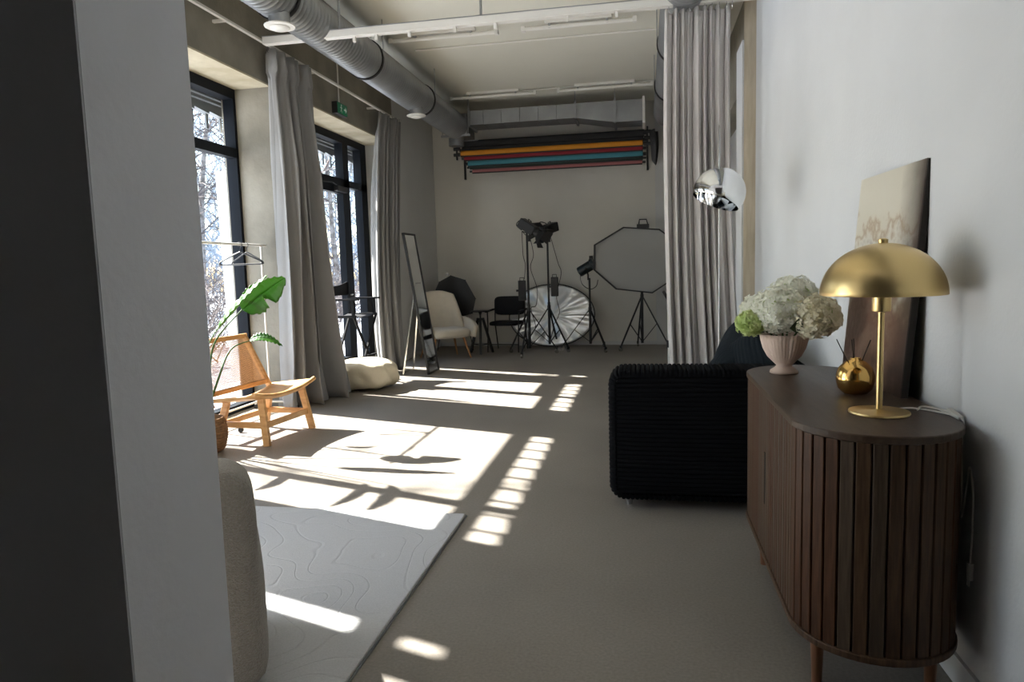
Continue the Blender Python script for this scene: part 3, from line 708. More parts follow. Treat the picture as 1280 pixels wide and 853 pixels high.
# ------------------------------------------------------------ black corduroy sofa
t = thing('sofa', 'black wide-ribbed corduroy sofa against the right wall', 'sofa', (0,0,0)); sofa = t
def rrect_pt(s, x0, x1, z0, z1, r):
    w_, h_ = x1-x0-2*r, z1-z0-2*r; q = pi*r/2; tot = 2*w_+2*h_+4*q; s = s % tot
    segs = [('l',h_),('a',q),('t',w_),('b',q),('r',h_),('c',q),('u',w_),('d',q)]
    for k, L in segs:
        if s <= L:
            if k == 'l': return (x0, z0+r+s, -1, 0)
            if k == 't': return (x0+r+s, z1, 0, 1)
            if k == 'r': return (x1, z1-r-s, 1, 0)
            if k == 'u': return (x1-r-s, z0, 0, -1)
            f = s/r; c = {'a':(x0+r,z1-r,pi,-1),'b':(x1-r,z1-r,pi/2,-1),'c':(x1-r,z0+r,0,-1),'d':(x0+r,z0+r,-pi/2,-1)}[k]
            a = c[2]-f; return (c[0]+r*cos(a), c[1]+r*sin(a), cos(a), sin(a))
        s -= L
    return (x0, z0+r, -1, 0)
def rib(s, p): return sqrt(max(0, 1-((s/p) % 1*2-1)**2))
def ribbed_block(x0, x1, y0, y1, z0, z1, r, nm, axis='y', p=.024, puff=.02, face_ribs=True, m='corduroy'):
    w_, h_ = x1-x0-2*r, z1-z0-2*r; tot = 2*w_+2*h_+2*pi*r; nr = round(tot/p); pp = tot/nr; NU = nr*5
    mb = MB(); er = .035; rings = []
    ysec = [(y0+er*(1-cos(a)), -er*(1-sin(a))) for a in [pi/2*i/4 for i in range(5)]]
    ysec = ysec + [(y1-(q[0]-y0), q[1]) for q in ysec[::-1]]
    for yy, off in ysec:
        for i in range(NU):
            s = tot*i/NU; x, z, nx, nz = rrect_pt(s, x0, x1, z0, z1, r); k = off+.009*rib(s, pp)+ (puff*0)
            mb.v.append((x+nx*k, yy, z+nz*k))
    n = len(ysec)
    for j in range(n-1):
        for i in range(NU): mb.f.append((j*NU+i, j*NU+(i+1)%NU, (j+1)*NU+(i+1)%NU, (j+1)*NU+i))
    band = mb
    # end panels with horizontal ribs
    hz = z1-z0-2*er; nz_ = round(hz/p); NZ = nz_*5
    for yy, sg in ((y0, -1), (y1, 1)):
        base = len(mb.v); NXX = 12
        for j in range(NZ+1):
            z = z0+er+hz*j/NZ; dz = min(z-(z0), (z1)-z)
            ins = er+ (r-sqrt(max(0, r*r-(r-dz)**2)) if dz < r else 0)*.8
            for i in range(NXX+1):
                u = i/NXX; x = x0+ins+(x1-x0-2*ins)*u
                b_ = puff*sin(pi*u)**.5*sin(pi*min(1,max(0,j/NZ)))**.5 if 0 < i < NXX and 0 < j < NZ else 0
                mb.v.append((x, yy+sg*(-.002+.009*rib(j/5*p, p)+b_), z))
        for j in range(NZ):
            for i in range(NXX): a = base+j*(NXX+1)+i; mb.f.append((a, a+1, a+NXX+2, a+NXX+1))
    return mb.obj(nm, m, t, smooth=True, ang=R(75))
ribbed_block(-.185, .86, 3.70, 3.98, .055, .745, .075, 'arm')
ribbed_block(.58, .88, 3.99, 5.41, .055, .745, .08, 'backrest')
ribbed_block(-.17, .57, 3.99, 4.695, .08, .43, .06, 'seat_cushion')
ribbed_block(-.17, .57, 4.705, 5.41, .08, .43, .06, 'seat_cushion')
pip = [Vector((rrect_pt(s/60*(2*(.895+.54)+2*pi*.075), -.185,.86,.055,.745,.075)[0], 3.725, rrect_pt(s/60*(2*(.895+.54)+2*pi*.075), -.185,.86,.055,.745,.075)[1])) for s in range(61)]
for x, y in ((-.09,3.80),(-.09,5.6),(.78,3.8),(.78,5.6)): MB().lathe([(.016,0),(.02,.06)], 12, (x,y,0)).obj('leg', 'dull_chrome', t, smooth=True)
def cushion(c, sx, sy, th, rx, ry, rz, label, ang):
    tt = thing('sofa_cushion', label, 'cushion', c, 0)
    M = Matrix.Rotation(rz, 3, 'Z') @ Matrix.Rotation(ry, 3, 'Y') @ Matrix.Rotation(rx, 3, 'X')
    mb = MB(); NU = 110; NV = 24
    def fn_(sg):
        def fn(u, v):
            a, b = 2*u-1, 2*v-1; e = max(0,(1-a**4))*max(0,(1-b**4)); h = th*.5*e**.45
            h += .010*rib(u*sx, .026)*(e**.3); k = 1-.07*(a*a*b*b)
            p = Vector((sg*h, a*k*sx/2, b*k*sy/2)); p = Matrix.Rotation(ang, 3, 'X') @ p
            return M @ p
        return fn
    mb.grid(fn_(1), NU, NV); mb.grid(fn_(-1), NU, NV)
    mb.obj('cover', 'corduroy_blue', tt, smooth=True, ang=R(80)); return tt
cushion((.55,4.45,.64), .66, .52, .26, 0, R(14), R(-12), 'far black corduroy cushion standing against the sofa back', R(18))
cushion((.56,4.14,.62), .56, .50, .22, 0, R(16), R(28), 'near black corduroy cushion leaning in the sofa corner by the arm', R(-35))

# ------------------------------------------------------------ rug
t = thing('rug', 'pale grey carved-pile rug with a dark bound edge on the concrete floor', 'rug', (-1.97, 2.02, 0))
m = B(-1.03,-1.1+.4,.002,1.03,1.485,.017).obj('pile', 'rug', t, bevel=.006)
B(-1.036,-.71,0,1.036,1.491,.006).obj('bound_edge', 'grey_slat', t)

# boucle armchair at the left edge (mostly behind the jamb)
t = thing('boucle_armchair', 'cream boucle armchair edge showing beside the grey wall', 'armchair', (-1.645, 1.77, 0), R(33)); 
def rb(x0,y0,z0,x1,y1,z1,nm,m,par,e=3.2,n=28,mm=20):
    c = ((x0+x1)/2,(y0+y1)/2,(z0+z1)/2)
    def fn(d):
        s = (abs(d.x)**e+abs(d.y)**e+abs(d.z)**e)**(-1/e); return s
    return MB().ell(c, ((x1-x0)/2,(y1-y0)/2,(z1-z0)/2), n, mm, fn=fn).obj(nm, m, par, smooth=True, ang=R(180))
rb(-.47,-.24,.03,.47,.0,.75,'backrest','boucle',t,8,64,48)
rb(-.47,-.22,.03,-.25,.44,.56,'arm','boucle',t,5)
rb(.29,-.22,.03,.485,.40,.47,'arm','boucle',t,5,40,30)
rb(-.26,-.05,.02,.30,.44,.42,'seat','boucle',t,5)

# ------------------------------------------------------------ cane lounge chair
t = thing('cane_lounge_chair', 'low oak lounge chair with a woven cane back by the window', 'chair', (-2.93, 5.16, 0), R(-6))
# local: front is +X; width along Y
W2 = .41
MB().grid(lambda u, v: (-.32+v*.41, (u-.5)*2*W2, .315+v*.045+.055*(2*abs(u-.5))**2.2), 28, 6).obj('seat', 'oak', t, solid=-.022, smooth=True)
MB().tube([( .10, (u/20-.5)*2*W2, .362+.055*(2*abs(u/20-.5))**2.2) for u in range(21)], .017, 8).obj('front_rail', 'oak', t, smooth=True)
legs = {}
for s in (-1,1):
    MB().bar((.06,s*.27,.36),(.12,s*.31,0), .055, .032,(0,1,0)).obj('leg','oak',t,bevel=.004)
    MB().bar((-.25,s*.27,.34),(-.34,s*.31,0), .055, .032,(0,1,0)).obj('leg','oak',t,bevel=.004)
    MB().bar((-.30,s*(W2-.03),.29),(-.56,s*(W2-.03),.79), .045, .028,(0,1,0)).obj('back_stile','oak',t,bevel=.004)
    MB().bar((.09,s*.29,.155),(-.30,s*.29,.155), .03, .045).obj('side_stretcher','oak',t,bevel=.003)
MB().bar((.093,-.29,.155),(.093,.29,.155), .022, .045).obj('stretcher','oak',t,bevel=.003)
MB().bar((-.295,-.29,.155),(-.295,.29,.155), .022, .045).obj('stretcher','oak',t,bevel=.003)
def bk(k): return Vector((-.30-.26*k, 0, .29+.50*k))
MB().bar(bk(.985)+Vector((0,-W2+.0,0)), bk(.985)+Vector((0,W2,0)), .028, .04).obj('top_rail','oak',t,bevel=.004)
MB().bar(bk(.2)+Vector((0,-W2+.04,0)), bk(.2)+Vector((0,W2-.04,0)), .026, .04).obj('bottom_rail','oak',t,bevel=.004)
m = MB()
for i in range(56):
    y = -W2+.05+i*(2*W2-.10)/55; m.bar(bk(.22)+Vector((.002,y,0)), bk(.97)+Vector((.002,y,0)), .0055, .0015, (1,0,.4))
for i in range(34):
    k = .23+i*.0218; p = bk(k); m.bar(p+Vector((-.001,-W2+.04,0)), p+Vector((-.001,W2-.04,0)), .0015, .0055)
stuff(m.obj('cane_weave', 'cane', t))

# ------------------------------------------------------------ plant in wicker basket
PX, PY = -3.34, 4.64
t = thing('potted_plant', 'tall bird-of-paradise plant in a wicker basket beside the cane chair', 'plant', (PX, PY, 0))
pot = MB().lathe([(.11,0),(.14,.02),(.165,.10),(.168,.17),(.15,.25),(.146,.26),(.138,.26),(.14,.2),(.1,.19)], 72, (.10,0,0), lambda a, z: 1+.02*sin(24*a+pi*(int(z*60)%2)))
pot = pot.obj('basket', 'wicker', t, smooth=True)
for k in range(12): 
    z = .015+k*.02; r_ = .135+.033*sin(min(1,z/.17)*pi/2) if z < .17 else .168-.02*(z-.17)/.08
    if k: MB().tube([(.10+(r_+.002)*cos(a*pi/16), (r_+.002)*sin(a*pi/16), z+.004*sin(a*4)) for a in range(33)], .006, 6).obj('woven_strand', 'wicker', pot, smooth=True)
MB().lathe([(.02,.21),(.136,.205),(.136,.2)], 24, (.10,0,0)).obj('soil', 'soil', t)
def leaf(base, ctrl, tipd, L, wd, nrm, curl=.25, tear=True, ntc=0):
    """stalk from base through ctrl; blade starts at ctrl[-1] in direction tipd"""
    P = smooth_pts([base]+ctrl, 6); MB().tube(P, [.010-.0055*i/len(P) for i in range(len(P))], 7).obj('stalk', 'stalk', t, smooth=True)
    s = Vector(ctrl[-1]); d = Vector(tipd).normalized(); nrm = Vector(nrm); nrm = (nrm-d*nrm.dot(d)).normalized(); sd = d.cross(nrm)
    def mid(v): return s+d*L*v+Vector((0,0,-curl*L*v*v))
    def half(sg):
        def fn(u, v):
            wv = wd*.5*(sin(pi*min(1,v**.8))**.62)*(1-.12*v); jag = (.35 if ntc and sg > 0 and .42 < v < .52 else 1)-(.12 if tear and (int(v*9+sg) % 4 == 0) else 0)
            p = mid(v)+sd*sg*wv*u*jag + nrm*(.32*wv*u*u) + Vector((0,0,.006*sin(v*60)*u))
            return p
        return fn
    mb = MB(); mb.grid(half(1), 5, 30); mb.grid(half(-1), 5, 30)
    lf = mb.obj('leaf', 'leaf', t, smooth=True, solid=.0012, ang=R(180))
    MB().tube([mid(i/10)-nrm*.002 for i in range(11)], [.004-.0032*i/10 for i in range(11)], 5).obj('midrib', 'stalk', lf, smooth=True)
b0 = (.06,0,.2)
# the leaves seen in front of the chair back
leaf((.10,.0,.2), [(.10,.12,.58),(.10,.24,.82),(.26,.36,1.04)], (.29,.12,.25), .43, .26, (.35,-.75,-.45), .06, ntc=1)
leaf((.09,.0,.2), [(.09,.02,.5),(.12,.04,.72),(.22,.06,.90)], (.39,.10,.42), .58, .15, (-.55,-.5,.65), .03)
leaf((.10,.0,.2), [(.10,.22,.5),(.10,.42,.72),(.19,.56,.78)], (.28,.0,.12), .31, .10, (-.2,-.6,.75), .55, False)
# leaves hidden behind the wall edge; they cast shadows on the floor
leaf(b0, [(-.01,-.02,.8),(-.02,-.05,1.15),(.0,-.07,1.37)], (.0,-.44,.02), .46, .17, (1,.0,.5), .12)
leaf(b0, [(-.01,.0,.8),(.0,-.02,1.2),(.0,-.03,1.51)], (.0,-.46,.08), .48, .19, (1,.0,.4), .12)
leaf(b0, [(-.02,-.05,.5),(-.0,-.12,.75),(.0,-.16,.85)], (.0,-.40,.06), .34, .15, (1,.1,.4), .2)
leaf(b0, [(-.05,-.05,.35),(-.08,-.1,.5)], (-.05,-.15,.2), .25, .18, (1,.1,.2), .1)

# ------------------------------------------------------------ clothes rack with two hangers
t = thing('clothes_rack', 'white metal clothes rack standing in front of the near window', 'clothes rack', (-3.6, 5.22, 0))
MB().tube([(0,-.12,1.59),(0,1.1,1.59)], .012, 10).obj('rail','white_metal',t,smooth=True)
for y in (.05,1.02):
    MB().tube([(0,y,.06),(0,y,1.59)], .011, 10).obj('post','white_metal',t,smooth=True)
    MB().tube(smooth_pts([(-.16,y,.045),(-.15,y,.07),(0,y,.075),(.24,y,.075),(.27,y,.045)],4), .011, 8).obj('foot','white_metal',t,smooth=True)
    for x in (-.16,.27): MB().tube([(x,y-.01,.022),(x,y+.01,.022)], .022, 12).obj('caster','rubber',t,smooth=True)
MB().tube([(0,.05,.12),(0,1.02,.12)], .009, 8).obj('lower_bar','white_metal',t,smooth=True)
def hanger(y, rz, label):
    h = thing('coat_hanger', label, 'hanger', (-3.6, y, 1.59), rz)
    MB().tube([(.0,0,-.075)]+[(.022*sin(a), 0, -.004+.022*cos(a)) for a in [pi-.2-k*(1.55*pi)/12 for k in range(13)]], .003, 6).obj('hook','black_plastic',h,smooth=True)
    MB().tube(smooth_pts([(0,0,-.07),(.06,0,-.095),(.17,0,-.15),(.19,0,-.17),(.17,0,-.18),(0,0,-.18),(-.17,0,-.18),(-.19,0,-.17),(-.17,0,-.15),(-.06,0,-.095),(0,0,-.07)],5), .007, 6).obj('hanger_body','black_plastic',h,smooth=True)
hanger(5.88, R(12), 'black plastic coat hanger on the white rack, nearer one')
hanger(5.99, R(-14), 'black plastic coat hanger on the white rack, farther one')

# ------------------------------------------------------------ pouf
def pf(d): return (abs(d.x)**3+abs(d.y)**3+abs(d.z)**3)**(-1/3)*(1+(.05*sin(5*atan2(d.y,d.x)+d.z*2)+.035*sin(11*atan2(d.y,d.x)+d.z*4)+.02*abs(sin(9*atan2(d.y,d.x)-d.z*7)))*(1-d.z*d.z)+.07*sin(3*d.x+1)*d.z+.05*sin(6*d.y)*abs(d.z))
o = MB().ell((0,0,.165), (.36,.30,.165), 64, 28, fn=pf).obj('floor_cushion', 'canvas', None, smooth=True, ang=R(180)); o.location = (-3.12,7.42,0)
tag(o, 'squashed cream canvas floor cushion in front of the glazed door', 'pouf')

# ------------------------------------------------------------ director chair
t = thing('director_chair', 'tall black director chair in front of the glazed door', 'chair', (-3.5, 8.05, 0), R(84))
# local: front -Y, width X
for s in (-1,1):
    MB().bar((s*.26,-.2,.0),(s*.26,.2,0.0+.001), .03,.03).obj('floor_bar','chair_black',t)
    t_ = MB().bar((s*.26,-.2,.79),(s*.26,.2,.79), .03,.03); t_.obj('seat_bar','chair_black',t)
    MB().bar((s*.26,.17,.79),(s*.26,.17,1.2), .03,.03).obj('back_post','chair_black',t)
    MB().bar((s*.26,-.17,.79),(s*.26,-.17,.98), .03,.03).obj('arm_post','chair_black',t)
    MB().box(s*.26-.03,-.24,.98,s*.26+.03,.2,1.0).obj('armrest','chair_black',t)
for y in (-.18,.18):
    for s in (-1,1): MB().bar((s*.25,y+.012*s,.02),(-s*.25,y+.012*s,.78), .03,.018,(0,1,0)).obj('cross_leg','chair_black',t)
MB().bar((-.2,-.2,.3),(.2,-.2,.3), .02,.02).obj('foot_rest','chair_black',t)
MB().grid(lambda u, v: (-.26+.52*u, -.19+.38*v, .8-.03*sin(pi*u)), 12, 2).obj('seat_canvas','chair_black',t,solid=.006)
MB().grid(lambda u, v: (-.26+.52*u, .18+.03*sin(pi*u), 1.03+.17*v-.05*sin(pi*u)*v), 12, 3).obj('back_canvas','chair_black',t,solid=.006)
# a low stand with cable by the door
t = thing('cable_stand', 'low black equipment base with cable by the glazed door', 'stand', (-3.3, 8.62, 0))
MB().lathe([(.10,0),(.11,.01),(.10,.025),(.02,.03)], 20).obj('base','black_plastic',t,smooth=True)
MB().tube([(0,0,.03),(0,0,.22)], .012, 8).obj('post','dull_chrome',t)
MB().tube(smooth_pts([(0,0,.2),(-.1,.05,.3),(-.16,0,.15),(-.1,-.1,.05),(.05,-.18,.008),(.2,-.1,.008)],6), .005, 6).obj('cable','cord_black',t,smooth=True)

# ------------------------------------------------------------ standing mirror
t = thing('standing_mirror', 'tall narrow leaning mirror in a thin black frame with easel leg', 'mirror', (-2.68, 8.66, 0))
mm = Matrix.Rotation(-atan2(.25,1.72), 4, 'Y'); Hm = 1.80; hw = .225
def fr(m_): 
    m_.matrix_local = mm; return m_
f_ = B(-.015,-hw,.0,.015,-hw+.022,Hm); f_.box(-.015,hw-.022,0,.015,hw,Hm); f_.box(-.015,-hw,Hm-.022,.015,hw,Hm); f_.box(-.015,-hw,0,.015,hw,.022)
fr(f_.obj('frame','black_metal',t))
fr(B(-.004,-hw+.022,.022,.006,hw-.022,Hm-.022).obj('mirror_glass','chrome',t))
fr(B(-.012,-hw+.022,.022,-.004,hw-.022,Hm-.022).obj('back_panel','black_plastic',t))
for s in (-1,1): MB().bar((-.165,s*.08,1.15),(-.34,s*.2,.0), .016,.016).obj('easel_leg','dull_chrome',t)
MB().bar((-.336,-.2,.02),(-.336,.2,.02), .014,.014).obj('easel_foot','dull_chrome',t)
MB().bar((-.165,-.09,1.15),(-.165,.09,1.15), .016,.016).obj('hinge_bar','dull_chrome',t)

# ------------------------------------------------------------ back of the room
# beige wing chair
t = thing('wing_armchair', 'beige upholstered armchair with splayed wooden legs at the back left', 'armchair', (-2.93, 10.1, 0), R(38))
# local: front -Y
MB().grid(lambda u, v: ((u-.5)*(.62-.16*v*v)*(1), .22+.12*v-.20*abs(2*u-1)**2.4*(1-.45*v), .36+v*.64-.06*(abs(2*u-1)**3)*v), 20, 14).obj('backrest','boucle_white',t,smooth=True,solid=.075,ang=R(180))
rb(-.33,-.32,.30,.33,.26,.46,'seat','boucle_white',t,4)
for s in (-1,1):
    MB().grid(lambda u, v: (s*(.31+.05*v+.02*sin(pi*u)), .22-.50*u, .32+v*(.28-.12*u**2)), 14, 6).obj('arm','boucle_white',t,smooth=True,solid=.07,ang=R(180))
for sx in (-1,1):
    for sy in (-1,1): MB().tube([(sx*.22,sy*.18,.32),(sx*.30,sy*.26,0)], [.02,.011], 10).obj('leg','legwood',t,smooth=True)
# folded black octagonal softbox leaning in the corner
t = thing('folded_softbox', 'black octagonal softbox stored behind the beige armchair', 'softbox', (-3.03, 11.12, .60), 0)
V8 = [(-.36,.22),(-.22,.50),(-.02,.60),(.22,.52),(.38,.22),(.32,-.02),(0,-.1),(-.30,-.02)]
m = MB(); m.add([(x,-.14,z+.02) for x,z in V8]+[(x*.3,.22,.24+(z-.24)*.3) for x,z in V8], [tuple(range(8)),tuple(range(15,7,-1))]+[(i,(i+1)%8,8+(i+1)%8,8+i) for i in range(8)]); m.obj('fabric_shell','black_plastic',t)
for i,(x,z) in enumerate(V8): MB().tube([(x*1.01,-.145,z+.02),(x*.3,.225,.24+(z-.24)*.3)], .006, 5).obj('rib','black_metal',t)
MB().lathe([(.03,0),(.03,.04)], 12, (-.08,-.12,.62)).obj('hub','dull_chrome',t)
for a in ((-.2,.0),(.2,.0)): MB().tube([(a[0],-.05,-.05),(a[0]*1.5,-.1,-.6)], .008, 6).obj('support_leg','black_metal',t)
# small black tripod side table
t = thing('tripod_table', 'small round black tripod table between the back chairs', 'table', (-2.5, 10.62, 0))
MB().lathe([(.02,.645),(.155,.65),(.16,.657),(.155,.665),(.02,.665)], 28).obj('tabletop','black_metal',t,smooth=True)
MB().lathe([(.012,.40),(.014,.60),(.03,.645)], 12).obj('screw','black_metal',t)
MB().lathe([(.06,.52),(.065,.55)], 12).obj('hub','black_metal',t)
for k in range(3):
    a = R(-80+120*k); MB().bar((.04*cos(a),.04*sin(a),.55),(.2*cos(a),.2*sin(a),0), .04,.03).obj('leg','black_metal',t)
    b = a+R(120); MB().bar((.16*cos(a),.16*sin(a),.14),(.16*cos(b),.16*sin(b),.14), .012,.012).obj('stretcher','black_metal',t)
# black padded armchair
t = thing('black_folding_chair', 'black padded chair with armrests next to the silver reflector', 'chair', (-2.15, 10.95, 0), R(-6))
rb(-.25,.14,.56,.25,.24,.86,'backrest','chair_black',t,6)
rb(-.24,-.25,.41,.24,.2,.48,'seat','chair_black',t,5)
for s in (-1,1):
    MB().tube([(s*.25,-.24,.0),(s*.25,-.2,.42),(s*.26,-.18,.63)], .011, 8).obj('leg','black_metal',t,smooth=True)
    MB().tube([(s*.25,.3,.0),(s*.25,.17,.42),(s*.25,.2,.8)], .011, 8).obj('leg','black_metal',t,smooth=True)
    MB().bar((s*.27,-.22,.635),(s*.27,.2,.655), .045,.022).obj('armrest','chair_black',t,bevel=.005)
MB().tube([(-.25,-.21,.12),(.25,-.21,.12)], .009, 6).obj('crossbar','black_metal',t)
# silver reflector
t = thing('reflector', 'large crinkled silver oval reflector leaning on the back wall', 'reflector', (-1.49, 11.40, .525), 0)
mb = MB(); n = 64
def rpt(a, k): 
    return Vector((.70*k*cos(a), .012*sin(a*9+k*6)*k+.01*sin(a*17)*k, .51*k*sin(a)))
mb.grid(lambda u, v: rpt(2*pi*u, max(v,.001)), 96, 14)
d_ = mb.obj('silver_fabric','silver',t,smooth=True,solid=.003,ang=R(180))
h_ = MB().tube([rpt(2*pi*i/64,1) for i in range(65)], .010, 6).obj('hoop','black_metal',t,smooth=True)
for o in (d_,h_): o.rotation_euler = (R(-12),0,0)
# light stands
def light_stand(name, label, x, y, h, spread, legz, rz, wheels=True, cat='light stand'):
    t = thing(name, label, cat, (x,y,0), rz)
    MB().tube([(0,0,.1),(0,0,legz+.1)], .021, 10).obj('pole','black_metal',t,smooth=True)
    MB().tube([(0,0,legz+.1),(0,0,h)], .016, 10).obj('pole_extension','black_metal',t,smooth=True)
    MB().lathe([(.026,legz-.02),(.026,legz+.05)], 12).obj('collar','black_metal',t)
    MB().lathe([(.022,.12),(.022,.16)], 12).obj('lower_collar','black_metal',t)
    for k in range(3):
        a = 2*pi*k/3; c, s = cos(a), sin(a); zb = .07 if wheels else .015
        MB().bar((.02*c,.02*s,legz),(spread*c,spread*s,zb), .024,.014).obj('leg','black_metal',t)
        MB().bar((.02*c,.02*s,.14),(spread*.55*c,spread*.55*s,legz+(zb-legz)*.55), .014,.01).obj('brace','black_metal',t)
        if wheels:
            q = MB().tube([(spread*c-.012*s,spread*s+.012*c,.032),(spread*c+.012*s,spread*s-.012*c,.032)], .032, 16).obj('caster','dull_chrome',t,smooth=True)
            B(spread*c-.014,spread*s-.014,.045,spread*c+.014,spread*s+.014,.085).obj('fork','black_metal',q)
        else: MB().lathe([(.014,0),(.014,.03)], 8, (spread*c,spread*s,0)).obj('foot','rubber',t)
    return t
s1 = light_stand('light_stand','black rolling light stand holding the left spotlight', -1.70,10.40,1.86,.42,.66,R(-97))
s2 = light_stand('light_stand','black rolling light stand holding the right spotlight', -1.47,10.95,1.80,.42,.66,R(-40))
s3 = light_stand('light_stand','black rolling light stand holding the flash beside the octagonal softbox', -.83,10.95,1.12,.44,.62,R(-55))
s4 = light_stand('light_stand','black tripod stand under the octagonal softbox', -.035,11.0,1.25,.42,.80,R(-20), True)
def spotlight(label, loc, aim, L=.2):
    t = thing('studio_spotlight', label, 'studio light', loc); t.scale = (1.3,1.3,1.3); d = Vector(aim).normalized(); M = d.to_track_quat('Z','X').to_matrix()
    B(-.055,-.06,-.12,.055,.06,.10).obj('lamp_body','black_plastic',t,bevel=.012).rotation_euler = M.to_euler()
    MB().lathe([(.05,.10),(.055,.16),(.05,.165)], 16, M=M).obj('lens_ring','black_metal',t,smooth=True)
    for k in range(4):
        a = k*pi/2; c, s = cos(a), sin(a); q = [(.055*c-.045*s,.055*s+.045*c,.16),(.055*c+.045*s,.055*s-.045*c,.16),(.12*c+.075*s,.12*s-.075*c,.25),(.12*c-.075*s,.12*s+.075*c,.25)]
        MB().add([M@Vector(p) for p in q],[(0,1,2,3)]).obj('barn_door','black_metal',t,solid=.003)
    MB().tube([M@Vector((-.07,0,0)),M@Vector((-.08,0,-.05)),Vector((0,0,-.13)),M@Vector((.08,0,-.05)),M@Vector((.07,0,0))], .006, 6).obj('yoke','black_metal',t)
    MB().tube([(0,0,-.16),(0,0,-.09)], .016, 8).obj('mount','black_metal',t)
    MB().tube(smooth_pts([(-.03,0,.06),(-.1,0,.08),(-.14,0,.03),(-.08,0,-.03)],5), .006, 6).obj('handle','black_metal',t)
    return t
spotlight('black spotlight with barn doors tilted down on the left stand', (-1.67,10.40,1.90), (.8,-.25,-.55))
spotlight('black spotlight with barn doors on the right stand pointing left', (-1.44,10.95,1.90), (-.5,-.9,-.25))
def pack(label, loc, rx):
    t = thing('power_pack', label, 'power pack', loc, rx)
    B(-.055,-.04,-.15,.055,.04,.15).obj('case','black_plastic',t,bevel=.01)
    MB().tube([(-.03,0,.15),(-.03,0,.19),(.03,0,.19),(.03,0,.15)], .006, 6).obj('handle','black_metal',t)
    MB().bar((-.055,0,.0),(-.09,0,.0), .03,.03).obj('clamp','black_metal',t)
p_ = pack('small black power pack clamped to the left light stand', (-1.79,10.38,.97), R(20))
pack('black power pack clamped to the right light stand', (-1.37,10.93,1.0), R(0))
def cable(label, pts): tag(MB().tube(smooth_pts(pts,6), .005, 6).obj('power_cable','cord_black',smooth=True), label, 'cable')
cable('black cable hanging from the left spotlight', [(-1.66,10.35,1.80),(-1.60,10.34,1.5),(-1.65,10.35,1.3),(-1.56,10.34,1.0),(-1.58,10.34,.75),(-1.66,10.36,.70),(-1.60,10.36,.45),(-1.63,10.37,.35)])
cable('thin black cable along the left stand pole', [(-1.77,10.38,1.84),(-1.76,10.37,1.5),(-1.73,10.37,1.35),(-1.75,10.37,1.14)])
cable('black cable hanging from the right spotlight', [(-1.41,10.9,1.76),(-1.34,10.89,1.5),(-1.30,10.89,1.35),(-1.26,10.89,1.2),(-1.34,10.89,.86),(-1.30,10.9,.6),(-1.40,10.9,.4)])
# flash on stand 3
t = thing('studio_flash', 'dark cylindrical studio flash beside the octagonal softbox', 'studio light', (-.85,10.95,1.29))
M = Vector((.75,-.1,.42)).normalized().to_track_quat('Z','X').to_matrix()
MB().lathe([(.04,-.17),(.075,-.16),(.08,-.14),(.08,.06),(.095,.07),(.095,.12),(.085,.12)], 24, M=M).obj('flash_body','nozzle',t,smooth=True)
MB().tube([M@Vector((.0,.085,-.02)),(0,0,-.12),(0,0,-.2)], .014, 8).obj('bracket','black_metal',t)
MB().tube(smooth_pts([(-.12,0,-.08),(-.1,0,-.25),(.02,0,-.34),(.12,0,-.3),(.15,0,-.2)],6), .006, 6).obj('cable','cord_black',t,smooth=True)
MB().lathe([(.03,0),(.03,.05)], 12, (.05,0,.12)).obj('knob','black_plastic',t)
# octagonal softbox
t = thing('octagonal_softbox', 'large octagonal softbox with grey diffuser facing the camera', 'softbox', (0,10.75,0))
V = [(-.74,1.62),(-.30,1.87),(.23,1.82),(.62,1.52),(.60,1.18),(.12,.87),(-.42,.94),(-.75,1.24)]; c0 = (-.03,1.38)
def sc(V,k,cz=None): return [(c0[0]+(x-c0[0])*k, c0[1]+(z-c0[1])*k) for x,z in V]
V1 = sc(V,.96)
m = MB(); m.add([(x,.0,z) for x,z in V1]+[(c0[0],-.015,c0[1])], [(i,(i+1)%8,8) for i in range(8)]); m.obj('diffuser','softbox_cloth',t,solid=.003)
m = MB(); m.add([(x,-.03,z) for x,z in V]+[(x,-.03,z) for x,z in V1]+[(x,.06,z) for x,z in V]+[(x,.01,z) for x,z in V1], [(i,(i+1)%8,8+(i+1)%8,8+i) for i in range(8)]+[(i,(i+1)%8,16+(i+1)%8,16+i) for i in range(8)]+[(8+i,8+(i+1)%8,24+(i+1)%8,24+i) for i in range(8)]); m.obj('black_rim','black_plastic',t)
Vb = sc(V,.14); m = MB(); m.add([(x,.06,z) for x,z in V]+[(x,.46,z) for x,z in Vb], [(i,(i+1)%8,8+(i+1)%8,8+i) for i in range(8)]+[tuple(range(8,16))]); m.obj('shell','black_plastic',t)
for i in range(8): MB().tube([(V[i][0],.065,V[i][1]),(Vb[i][0],.47,Vb[i][1])], .006, 5).obj('rib','black_metal',t)
B(-.13,.38,1.26,.07,.62,1.50).obj('flash_head','black_plastic',t,bevel=.01)
m = B(-.1,-.02,1.84,.08,.06,1.90); m.tube([(-.07,.02,1.9),(-.06,.02,1.97),(.04,.02,1.97),(.06,.02,1.9)], .010, 6); m.obj('top_clip','black_plastic',t)
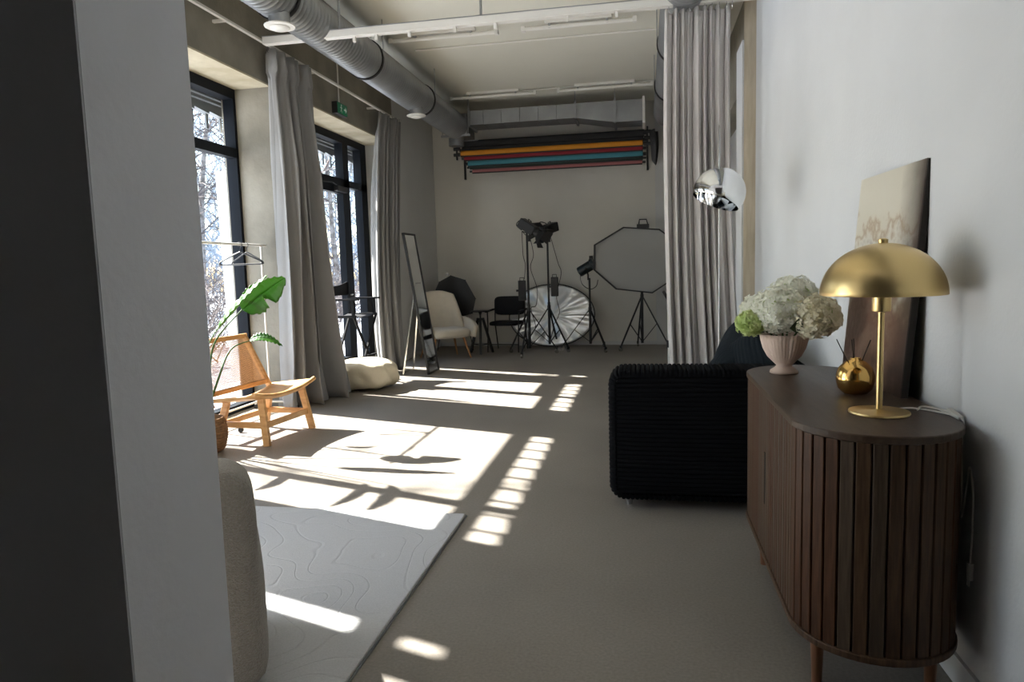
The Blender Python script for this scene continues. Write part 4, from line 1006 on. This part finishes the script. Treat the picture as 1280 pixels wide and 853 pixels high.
# white tubular stand behind the sofa
t = thing('white_tube_stand', 'white tubular stand with black clamps beside the pale curtain', 'stand', (.30, 8.9, 0))
MB().tube([(0,0,0),(0,0,.80)], .022, 12).obj('tube','white_metal',t,smooth=True)
MB().lathe([(.03,.76),(.035,.86)], 12).obj('top_clamp','black_plastic',t); MB().bar((0,0,.84),(-.07,0,.97), .05,.035).obj('clamp_lever','black_plastic',t)
MB().lathe([(.034,.27),(.034,.36)], 12).obj('lower_clamp','black_plastic',t); MB().bar((0,0,.8),(.1,0,.8), .05,.07).obj('clamp_block','black_plastic',t)
for k in range(3): a = k*2*pi/3+.5; MB().bar((0,0,.05),(.2*cos(a),.2*sin(a),.01), .02,.012).obj('foot','black_metal',t)

# ------------------------------------------------------------ paper backdrop rolls on the wall
for nm, lb, m_, z, r_, y, x0, x1 in (
    ('top black paper backdrop roll','upper black paper backdrop roll on the back wall','paper_black',3.31,.055,11.26,-2.83,.02),
    ('','black paper backdrop roll directly above the orange one','paper_black',3.205,.058,11.22,-2.84,.01),
    ('','orange paper backdrop roll on the back wall','paper_orange',3.14,.05,11.16,-2.85,0),
    ('','dark red paper backdrop roll below the orange one','paper_red',3.07,.046,11.18,-2.80,0),
    ('','teal paper backdrop roll on the back wall','paper_teal',2.985,.055,11.18,-2.74,0),
    ('','thin dark green paper backdrop roll between teal and pink','paper_dark',2.925,.028,11.20,-2.72,.0),
    ('','dusty pink paper backdrop roll, lowest on the back wall','paper_pink',2.865,.036,11.20,-2.68,-.01)):
    t = thing('backdrop_roll', lb, 'backdrop roll', (x0, y, z)); L = x1-x0
    MB().tube([(0,0,0),(L,0,0)], r_, 20).obj('paper_roll', m_, t, smooth=True)
    MB().tube([(-.05,0,0),(L+.05,0,0)], r_*.45, 10).obj('core_tube','black_metal',t,smooth=True)
    MB().bar((.0,-r_-.0005,-r_*.9),(L,-r_-.0005,-r_*.9), .008,.018).obj('weight_bar', 'black_metal', t)
for x, lb in ((-2.92,'black backdrop bracket at the left end of the paper rolls'),(.07,'black backdrop bracket at the right end of the paper rolls')):
    t = thing('backdrop_bracket', lb, 'bracket', (x, 11.2, 2.85))
    B(-.015,.44,-.05,.015,.48,.58).obj('wall_plate','black_metal',t)
    B(-.012,-.1,.50,.012,.46,.53).obj('arm','black_metal',t)
    B(-.012,-.06,.2,.012,-.03,.5).obj('drop_bar','black_metal',t)
    for z in (.28,.37,.46): 
        MB().tube([(-.05,-.045,z),(.05,-.045,z)], .026, 12).obj('chain_wheel','black_metal',t,smooth=True)
m = MB()
for k in range(7): m.tube(smooth_pts([(.10+.012*k,11.15-.02*k,3.32),(.12+.012*k,11.12-.02*k,3.1),(.14+.008*k,11.12,2.86-.01*k),(.17+.01*k,11.12,3.05),(.15+.012*k,11.14,3.3)],5), .007, 5)
tag(m.obj('backdrop_chains','black_plastic'), 'bundle of black loop chains at the right end of the rolls', 'chain')
